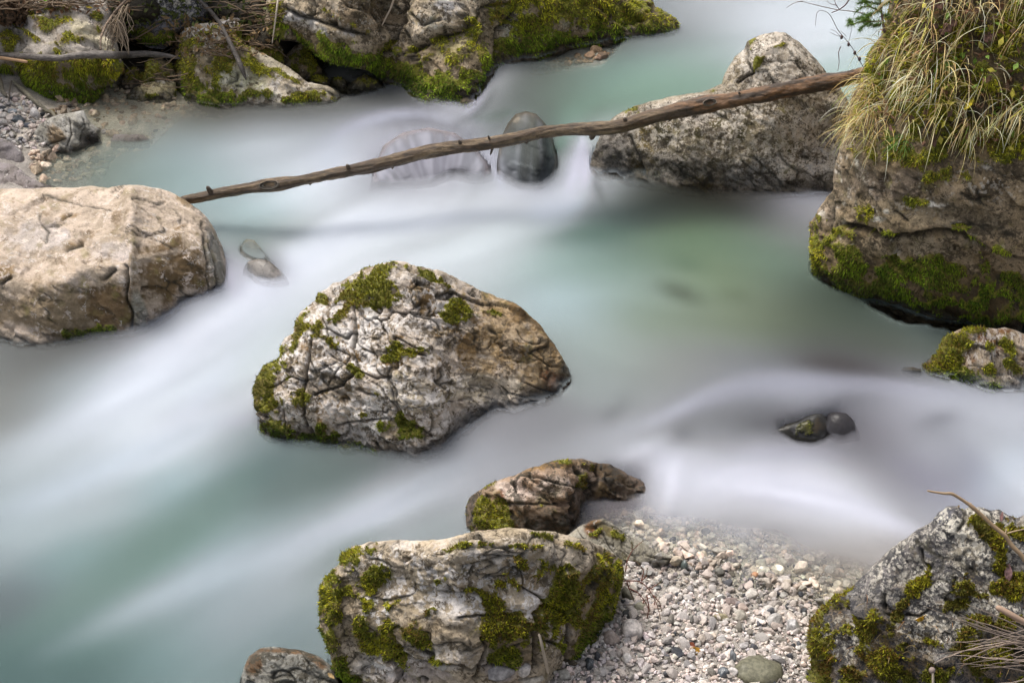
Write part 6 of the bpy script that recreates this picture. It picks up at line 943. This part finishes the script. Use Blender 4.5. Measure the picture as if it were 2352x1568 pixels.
for i in range(34):
    p0 = np.array([1930+60*rs.normal(), 1235+40*rs.normal()]) if i % 3 else np.array([1960., 1450+70*rs.normal()]); ang = rs.uniform(-.62, .55); L = rs.uniform(250, 720); p3 = p0+np.array([-math.cos(ang), math.sin(ang)*.7])*L
    if i < 6: p0, p3 = [((1890, 1230), (1110, 970)), ((1870, 1240), (1400, 1050)), ((2000, 1240), (1160, 1375)), ((1900, 1180), (1560, 1000)), ((1700, 1215), (1290, 1255)), ((1990, 1400), (1700, 1420))][i]; p0, p3 = np.array(p0, float), np.array(p3, float)
    m = (p0+p3)/2+rs.normal(size=2)*40; s = np.linspace(0, 1, 14)[:, None]; q = (1-s)**2*p0+2*s*(1-s)*m+s*s*p3+np.cumsum(rs.normal(size=(14, 2))*2.5, 0)
    q = np.array(d2([tuple(x) for x in q])); t = tb+.05*rs.normal()+.0*s[:, 0]-.10*s[:, 0]*rs.random(); lim = np.array([cast(a, b)[2] for a, b in q])-.012; t = np.minimum(t, gauss(lim[None], 2, 0)[0])
    gs.append(tube_geo(at_t(q[:, 0], q[:, 1], t), np.linspace(.0017, .0007, 14)*(.7+.6*rs.random()), 5, .1, i))
v_, f_ = merge_tubes(gs); cc = np.array([.30, .235, .19])*(.45+.9*np.repeat(rs.random(len(gs)), [len(g[0]) for g in gs]))[:, None]
tag(mk('twiglets', v_-np.array(br.location), f_, M_twig, parent=br, attrs={'col': cc}), kind='stuff')
def stalk(pts, label, bud=None, tt=None, off=.05):
    o = stick('stalk', pts, label, 'stalk', (.33, .28, .22), off=off, n=24, tt=tt, sides=7, seed=25)
    if bud:
        q, t = on_surface(pts[:1]+pts[:2], 4, off, tt=tt); c = at_t(q[0, 0], q[0, 1], t[0])-np.array(o.location); r = bud*t[0]*TH/1176; v, f = ICO3; v = v*(r*np.array([1, 1, 1.05]))*(1+.08*pn(v*3, 2))[:, None]
        mk('seed_head', v+c, f, M_twig, parent=o, attrs={'col': np.array([.22, .17, .15])*np.ones((len(v), 3))})
    return o
stalk(d2(sc(.3044, [(1186, 1470, 18), (1192, 1500, 20), (1194, 1640, 20)])), 'single brown seed head on a stalk in front of the corner boulder', bud=7.5, tt=cast(2141, 1540)[2]-.15)
stalk(c8(sc(.3662, [(1498, 1150, 16), (1515, 1210, 20), (1535, 1300, 22), (1558, 1400, 20)])), 'pale dry stalk leaning on the right knob of the front boulder')
# ------------------------------------------------------------------ grass, leaves, sapling, weeds
def ribbon(C, w, side):
    """C (k,n,3), w (k,n), side (k,n,3)"""
    k, n, _ = C.shape; A = C-side*w[..., None]; B = C+side*w[..., None]; V = np.stack([A, B], 2).reshape(-1, 3)
    b = (np.arange(k)*n*2)[:, None]; i = (np.arange(n-1)*2)[None]; F = np.stack([b+i, b+i+1, b+i+3, b+i+2], -1).reshape(-1, 4); return V, F
def grass(name, poly, nclump, per, L0, L1, label, seed, cols, prob, lean=(-.35, -.35, 0), wid=.00125, clusters=None, droop=1.):
    rs = np.random.default_rng(seed); roots, nrm = [], []
    pts = in_poly_pts(rs, poly, nclump) if clusters is None else clusters
    for (u, v) in pts:
        p, n, t = cast(u, v)
        if p is None: continue
        roots.append(p[:]); nrm.append(n[:])
    roots = np.array(roots); nrm = np.array(nrm); k = len(roots)*per; base = np.repeat(roots, per, 0)+rs.normal(size=(k, 3))*.018; nn = np.repeat(nrm, per, 0)
    cl = np.repeat(rs.normal(size=(len(roots), 3))*.45, per, 0); d = nn*.5+np.array([0, -.15, .5])+cl+rs.normal(size=(k, 3))*.45+np.array(lean)*.6+np.repeat(rs.normal(size=(len(roots), 1)), per, 0)*np.array([.5, 0, .2]); d /= np.linalg.norm(d, axis=1, keepdims=True)
    L = rs.uniform(L0, L1, k); n = 9; C = np.zeros((k, n, 3)); C[:, 0] = base-nn*.01; dr = d.copy(); g = np.array([lean[0]*.35, lean[1]*.3, -1])
    bend = (.12+.40*rs.random(k))*droop
    for i in range(1, n):
        C[:, i] = C[:, i-1]+dr*(L/(n-1))[:, None]; dr = dr+g*bend[:, None]*(.8+.4*(i/n)); dr += rs.normal(size=(k, 3))*.05; dr /= np.linalg.norm(dr, axis=1, keepdims=True)
    T = np.gradient(C, axis=1); view = np.array([0, 0, CAM_H])-C; sd = np.cross(T, rs.normal(size=(k, 1, 3))*.6+view/np.linalg.norm(view, axis=-1, keepdims=True)); sd /= np.linalg.norm(sd, axis=-1, keepdims=True)+1e-9
    s = np.linspace(0, 1, n)[None]; w = wid*(.6+.8*rs.random((k, 1)))*(1-s**2.2*.85)*(.6+.4*np.minimum(1, s*5)); V, F = ribbon(C, w, sd)
    c = np.array(cols)[rs.choice(len(cols), k, p=prob)]*(.7+.6*rs.random((k, 1))); c = np.repeat(c, n*2, 0); ss = np.repeat(np.tile(s[0], k), 2)[:, None]; c = c*(.55+.6*np.minimum(1, ss*2.2))  # root shading put into the blade colour: darker towards the base
    return tag(mk(name, V, F, M_blade, attrs={'col': np.clip(c, 0, .85)}), label, 'grass', kind='stuff')
STRAW = [(.78, .60, .27), (.92, .78, .48), (.55, .38, .16), (.52, .50, .09), (.24, .33, .06), (.24, .15, .08)]
gpoly = fr([(2052, -20), (2060, 60), (2020, 110), (1992, 160), (1985, 210), (1960, 260), (1950, 300), (2010, 330), (2100, 300), (2200, 330), (2300, 310), (2450, 300), (2450, -60), (2200, -60)])
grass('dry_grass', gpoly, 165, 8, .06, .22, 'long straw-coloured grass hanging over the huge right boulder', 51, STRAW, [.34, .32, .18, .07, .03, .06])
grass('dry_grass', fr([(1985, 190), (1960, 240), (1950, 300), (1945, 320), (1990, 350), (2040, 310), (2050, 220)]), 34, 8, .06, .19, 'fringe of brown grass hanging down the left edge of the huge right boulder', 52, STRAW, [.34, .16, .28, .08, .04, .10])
grass('green_grass', fr([(2060, 320), (2075, 318), (2078, 332), (2062, 335)]), 6, 14, .05, .10, 'small vivid green grass tuft low on the huge right boulder', 53, [(.07, .16, .03), (.11, .22, .04)], [.5, .5], droop=.6)
grass('dead_grass', d2([(300, 900), (1900, 800), (1900, 1500), (400, 1500)]), 40, 2, .02, .05, 'short dead grass bits and needles on the corner boulder', 54, [(.36, .18, .07), (.4, .3, .15)], [.5, .5], wid=.0008)
def leaf(label, u, v, L, Wd, rot, col, seed=1, shape='oval', lift=.012, name='leaf', tt=None):
    p, n, t = cast(u, v)
    if p is None: return
    if tt: t = t-tt; p = Vector(at_t(u, v, t))
    px = t*TH/1176; rs = np.random.default_rng(seed); ns = 18; s = np.linspace(0, 1, ns)
    if shape == 'oval': w = np.sin(np.pi*s**.85)**.8
    elif shape == 'heart': w = np.sqrt(np.clip(1-(s*1.15-.35)**2/.7, 0, 1))*(1-s**4)
    else: w = .25+.75*np.abs(np.sin(np.pi*s*2.5+.4))*np.sin(np.pi*np.clip(s, 0.02, .98))**.5; w[0] = .05; w[-1] = .02
    a = math.radians(rot); vw = np.array([0, CP, -SP]); ex = np.array([1., 0, 0]); ey = np.array([0, SP, CP]); nn = np.array(n); tl = ex*math.cos(a)+ey*math.sin(a); nn = nn*.5-vw*.6+0; nn /= np.linalg.norm(nn); tl -= nn*(tl@nn); tl /= np.linalg.norm(tl); sd = np.cross(nn, tl)
    V = []
    for i, si in enumerate(s):
        for q in (-1, -.5, 0, .5, 1):
            V.append(tl*(si-.5)*L*px+sd*q*w[i]*Wd*.5*px+nn*(.12*Wd*px*abs(q)*w[i]+.10*L*px*math.sin(si*3+seed)+.03*L*px*rs.normal()*(shape == 'maple'))+nn*lift)
    V = np.array(V); idx = np.arange(ns*5).reshape(ns, 5); F = np.stack([idx[:-1, :-1], idx[1:, :-1], idx[1:, 1:], idx[:-1, 1:]], -1).reshape(-1, 4)
    c = np.array(col)*(1+.35*fbm(V*120+seed, seed, 3))[:, None]; c[np.arange(ns)*5+2] *= 1.25
    spots = sm(pn(V*260+seed*9, 5), .2, .35)[:, None]; c = c*(1-.75*spots)+np.array([.05, .03, .015])*.75*spots
    o = mk(name, V, F, M_leaf, attrs={'col': np.clip(c, .005, .9)}); o.location = p
    sol = o.modifiers.new('t', 'SOLIDIFY'); sol.thickness = .0006
    return tag(o, label, 'leaf')
def L4(u, v): return 1780+u*.2563, v*.2563
for i, (u, v, L, Wd, rot, col, sh, lab) in enumerate([
    (*L4(1745, 970), 36, 13, 52, (.62, .50, .03), 'oval', 'long yellow leaf caught in the hanging dry grass'),
    (*L4(1200, 485), 16, 13, 250, (.55, .55, .06), 'heart', 'small lime heart-shaped leaf among the grass'),
    (*L4(1450, 55), 44, 34, 200, (.17, .09, .065), 'maple', 'brown crumpled maple leaf at the top of the grassy boulder'),
    (*L4(1400, 225), 36, 18, 170, (.14, .085, .06), 'maple', 'dark brown curled leaf left of the pointed one'),
    (*L4(1530, 250), 44, 26, 220, (.20, .11, .08), 'maple', 'dark brown pointed leaf above the thickest grass'),
    (*L4(1905, 345), 34, 26, 20, (.20, .11, .08), 'maple', 'brown leaf in the grass near the right frame edge'),
    (*L4(900, 243), 20, 9, 55, (.55, .40, .05), 'oval', 'yellow leaf hanging beside the spruce sapling'),
    (*L4(1410, 1280), 22, 9, 90, (.13, .07, .05), 'oval', 'dry brown leaf below the grass on the huge boulder'),
    (*L4(1065, 1170), 18, 8, 100, (.22, .12, .09), 'oval', 'small reddish leaf low in the left part of the grass'),
    (1780+1100*.3044, 1091+1045*.3044, 52, 13, 20, (.62, .36, .02), 'oval', 'spotted orange leaf lying on the lichened corner boulder'),
    (1780+1760*.3044, 1091+715*.3044, 46, 17, 92, (.34, .20, .19), 'oval', 'dull pink leaf on the white lichen of the corner boulder'),
    (1780+1697*.3044, 1091+312*.3044, 24, 8, 70, (.26, .14, .13), 'oval', 'small reddish leaf at the top of the corner boulder'),
    (1320.7+925*.3043, 1091+1332*.3043, 36, 17, -22, (.36, .19, .02), 'oval', 'amber brown leaf on the gravel right of the black stone'),
    (1320.7+880*.3043, 1091+1285*.3043, 18, 12, -50, (.20, .05, .02), 'oval', 'dark red curled leaf tip beside the amber leaf'),
    (d4([(1450, 1535)])[0][0], d4([(1450, 1535)])[0][1], 20, 9, -40, (.55, .38, .18), 'oval', 'tan leaf scrap on the wet stone at the bottom edge'),
    (205, 20, 16, 6, -10, (.55, .42, .05), 'oval', 'yellow leaf on top of the slanting slab'),
    (108*1.0, 4, 14, 10, 30, (.16, .3, .03), 'heart', 'bright green leaf at the top edge above the slab'),
    (95, 38, 0.1+8, 4, 0, (.6, .58, .5), 'oval', 'tiny pale leaf on the slab below the litter')]):
    leaf(lab, u, v, L, Wd, rot, col, 60+i, sh, lift=.03 if u > 1900 and v < 340 else .012)
rs = np.random.default_rng(78); sv, sf, scol = [], [], []
for (u, v) in in_poly_pts(rs, fr([(2050, 0), (2340, 0), (2340, 330), (2060, 340), (1990, 190)]), 520):
    p, n, t = cast(u, v)
    if p is None: continue
    a_ = rs.normal(size=3); a_ /= np.linalg.norm(a_); b_ = np.cross(a_, rs.normal(size=3)); b_ /= np.linalg.norm(b_); L = rs.uniform(.006, .022); q = np.array(p)+np.array(n)*rs.uniform(.01, .04)
    k0 = len(sv); sv += [q-a_*L, q-b_*L*.5, q+a_*L, q+b_*L*.5]; sf.append((k0, k0+1, k0+2, k0+3)); scol += [np.array([(.20, .10, .06), (.13, .08, .05), (.45, .40, .06), (.16, .26, .04), (.26, .15, .08)])[rs.integers(0, 5)]*rs.uniform(.6, 1.3)]*4
tag(mk('leaf_litter', sv, np.array(sf), M_leaf, attrs={'col': scol}, smooth=False), 'brown and yellowish leaf scraps caught among the grass of the huge right boulder', 'litter', kind='stuff')
# forest litter on the top bank
rs = np.random.default_rng(77); gs = []; lv, lf, lc, off = [], [], [], 0
for i in range(230):
    u, v = (rs.uniform(-60, 300), rs.uniform(-25, 26)*(.9)) if i < 110 else ((rs.uniform(470, 640), rs.uniform(-20, 130)) if i < 190 else (rs.uniform(240, 430), rs.uniform(60, 200)))
    p, n, t = cast(u, v)
    if p is None: continue
    a = rs.uniform(-.5, .5) if rs.random() < .6 else rs.uniform(-1.6, 1.6); L = rs.uniform(.04, .22); d = np.array([math.cos(a), math.sin(a)*.5, .3*rs.normal()]); s = np.linspace(-.5, .5, 8)[:, None]
    C = np.array(p)+np.array([0, -.02, .015])+d*L*s+np.cumsum(rs.normal(size=(8, 3))*.003, 0); gs.append(tube_geo(C, np.full(8, rs.uniform(.0012, .0045)), 5, .15, i))
v_, f_ = merge_tubes(gs); cc = np.array([.22, .155, .10])*(.3+1.1*np.repeat(rs.random(len(gs)), [len(g[0]) for g in gs]))[:, None]
sv, sf, scol = [], [], []
for i in range(1500):
    u, v = [(rs.uniform(-60, 300), rs.uniform(-40, 30)), (rs.uniform(250, 640), rs.uniform(-30, 60)), (rs.uniform(380, 640), rs.uniform(40, 130)), (rs.uniform(-60, 60), rs.uniform(0, 60))][i % 4]; p, n, t = cast(u, v)
    if p is None: continue
    a_ = rs.normal(size=3); a_ /= np.linalg.norm(a_); b_ = np.cross(a_, rs.normal(size=3)); b_ /= np.linalg.norm(b_); L = rs.uniform(.008, .026); q = np.array(p)+np.array(n)*.008
    k0 = len(sv); sv += [q-a_*L, q-b_*L*.45, q+a_*L, q+b_*L*.45]; sf.append((k0, k0+1, k0+2, k0+3)); scol += [np.array([(.20, .11, .06), (.12, .075, .045), (.30, .20, .10), (.10, .12, .03)][i*7 % 4])*rs.uniform(.5, 1.4)]*4
nv_ = len(v_); v_ = np.concatenate([v_, np.array(sv)]); f_ = [np.concatenate([f_[0], np.array(sf)+nv_]), f_[1]]; cc = np.concatenate([cc, np.array(scol)])
tag(mk('twig_litter', v_, f_, M_twig, attrs={'col': cc}), 'brown twigs and litter scattered on the bank behind the top boulders', 'litter', kind='stuff')
# spruce sapling
def P4(q, t): q = np.array([L4(*p[:2]) for p in q]); return at_t(q[:, 0], q[:, 1], t)
ts = cast(2035, 100)[2]-.03
st_ = smooth_path([(985, 300), (975, 250), (960, 150), (945, 40), (935, -80)], 24); sap = tube('spruce_sapling', P4(st_, ts), np.linspace(.006, .003, 24), (.09, .06, .05), seed=3)
tag(sap, 'young spruce sapling with flat green sprays at the top of the grassy boulder', 'sapling'); NV, NF, off = [], [], 0
rs = np.random.default_rng(5); Bs = [[(960, 190), (880, 195), (760, 200), (650, 230)], [(955, 215), (900, 235), (850, 225)], [(950, 110), (860, 62), (790, 60), (725, 105)], [(945, 40), (850, 25), (770, -5)], [(945, 60), (1000, 30), (1040, 10)], [(950, 150), (1000, 140), (1020, 150)], [(948, 80), (900, 120), (850, 130), (800, 130)], [(940, 0), (880, -30), (800, -60)], [(860, 195), (800, 160), (740, 170)], [(850, 198), (790, 235), (760, 270)], [(860, 62), (800, 20), (760, 30)], [(870, 120), (820, 170), (790, 185)], [(700, 215), (670, 190), (680, 205)]]
for b in Bs:
    q = smooth_path(b, 26); C = P4(q, ts-.02+.02*rs.normal()); tube('twig', C-np.array(sap.location), np.linspace(.0028, .001, 26), (.12, .08, .06), sides=5, parent=sap, org=Vector((0, 0, 0)))
    T = np.gradient(C, axis=0); T /= np.linalg.norm(T, axis=1, keepdims=True)
    for j in range(len(C)):
        for _ in range(9):
            d = T[j]*.7+rs.normal(size=3)*np.array([.7, .5, .7]); d /= np.linalg.norm(d); L = .014+.010*rs.random(); w = np.cross(d, rs.normal(size=3)); w /= np.linalg.norm(w); p = C[j]+T[j]*rs.normal()*.004
            NV += [p-w*.0011, p+w*.0011, p+d*L]; NF.append((off, off+1, off+2)); off += 3
cc = np.repeat(np.array([.13, .22, .035])*(.6+1.0*rs.random((len(NF), 1))), 3, 0); NEED = mk('needles', np.array(NV)-np.array(sap.location), np.array(NF), M_blade, parent=sap, attrs={'col': cc}, smooth=False)
# weed stalks over the water
def weed(label, lines, col, t, rw=.0016):
    base = None
    for i, (ln, k) in enumerate(lines):
        q = smooth_path(ln, 30); C = P4(q, t); r = np.linspace(rw*k, rw*k*.5, 30)
        if base is None: base = tag(tube('weed_stalk', C, r, col, sides=5), label, 'weed')
        else: tube('side_stem', C-np.array(base.location), r, col, sides=5, parent=base, org=Vector((0, 0, 0)))
    return base
w1 = weed('bent dry grass stalk arching over the water left of the sapling', [([(800, 122), (680, 102), (560, 90), (430, 62), (300, 30), (230, 12), (160, 32), (98, 76)], 1.2), ([(250, 12), (200, 18), (150, 40)], 1)], (.17, .13, .11), ts)
w2 = weed('thin seeded weed stem rising left from behind the log end', [([(795, 610), (745, 520), (700, 440), (640, 360), (560, 270), (520, 180), (480, 112), (420, 92), (378, 96), (370, 140), (362, 240)], 1.1), ([(590, 330), (540, 280), (495, 262)], .7), ([(600, 335), (540, 315), (490, 290)], .7), ([(655, 400), (680, 300), (720, 60)], .5), ([(590, 418), (568, 470), (576, 560), (563, 640)], 1.3), ([(640, 330), (615, 300), (580, 275)], .6)], (.12, .085, .08), ts)
for (u, v) in [(598, 335), (660, 400), (715, 475), (758, 530)]:
    c = P4([(u, v)], ts)[0]-np.array(w2.location); vv, ff = ICO2; mk('seed_pod', vv*np.array([.006, .006, .009])*(1+.3*pn(vv*2+u, 3))[:, None]+c, ff, M_twig, parent=w2, attrs={'col': np.array([.09, .055, .05])*np.ones((len(vv), 3))})
w3 = weed('dark forked twig tip dropping in from the top edge', [([(690, -60), (662, 0), (630, 50), (570, 92), (505, 116)], 2.2), ([(575, 85), (550, 50), (530, 0), (535, -40)], 1.2), ([(560, 50), (500, 38), (462, 10)], 1.0)], (.13, .09, .09), ts-.1)
# heather twig beside the front boulder
def P1(q, t): q = np.array([d1([tuple(p[:2])])[0] for p in q]); return at_t(q[:, 0], q[:, 1], t)
th_ = cast(1450, 1370)[2]-.10; he = None; NV, NF, off = [], [], 0; rs = np.random.default_rng(8)
H = [[(360, 798), (430, 795), (500, 800), (560, 860), (600, 930), (630, 1010), (650, 1110)], [(400, 850), (470, 880), (530, 950), (570, 1040), (590, 1150)], [(380, 730), (395, 640), (430, 570), (470, 530), (520, 488)], [(430, 560), (430, 500)], [(500, 800), (520, 720), (480, 660), (440, 640)], [(560, 860), (610, 830), (650, 800)], [(520, 940), (500, 1050), (520, 1200)], [(600, 950), (600, 1050), (640, 1200), (625, 1260)], [(540, 900), (560, 1000), (540, 1100), (500, 1170)], [(390, 800), (410, 860), (440, 930)], [(500, 800), (540, 760), (545, 700)], [(585, 900), (640, 960), (655, 1030)]]
for b in H:
    q = smooth_path(b, 20); C = P1(q, th_+.03*rs.normal()); r = np.linspace(.0022, .0008, 20)
    if he is None: he = tag(tube('heather', C, r, (.16, .06, .045), sides=5), 'wiry reddish heather twig hanging beside the front boulder', 'plant')
    else: tube('stem', C-np.array(he.location), r, (.16, .06, .045), sides=5, parent=he, org=Vector((0, 0, 0)))
    for j in range(4, 20):
        for _ in range(3):
            d = rs.normal(size=3); d[2] = abs(d[2]); d /= np.linalg.norm(d); w = np.cross(d, rs.normal(size=3)); w /= np.linalg.norm(w); p = C[j]; NV += [p-w*.0008, p+w*.0008, p+d*.009]; NF.append((off, off+1, off+2)); off += 3
LFL = mk('leaflets', np.array(NV)-np.array(he.location), np.array(NF), M_blade, parent=he, attrs={'col': np.repeat(np.array([.09, .10, .03])*(.5+rs.random((len(NF), 1))), 3, 0)}, smooth=False)
NEED['kind'] = 'stuff'; LFL['kind'] = 'stuff'
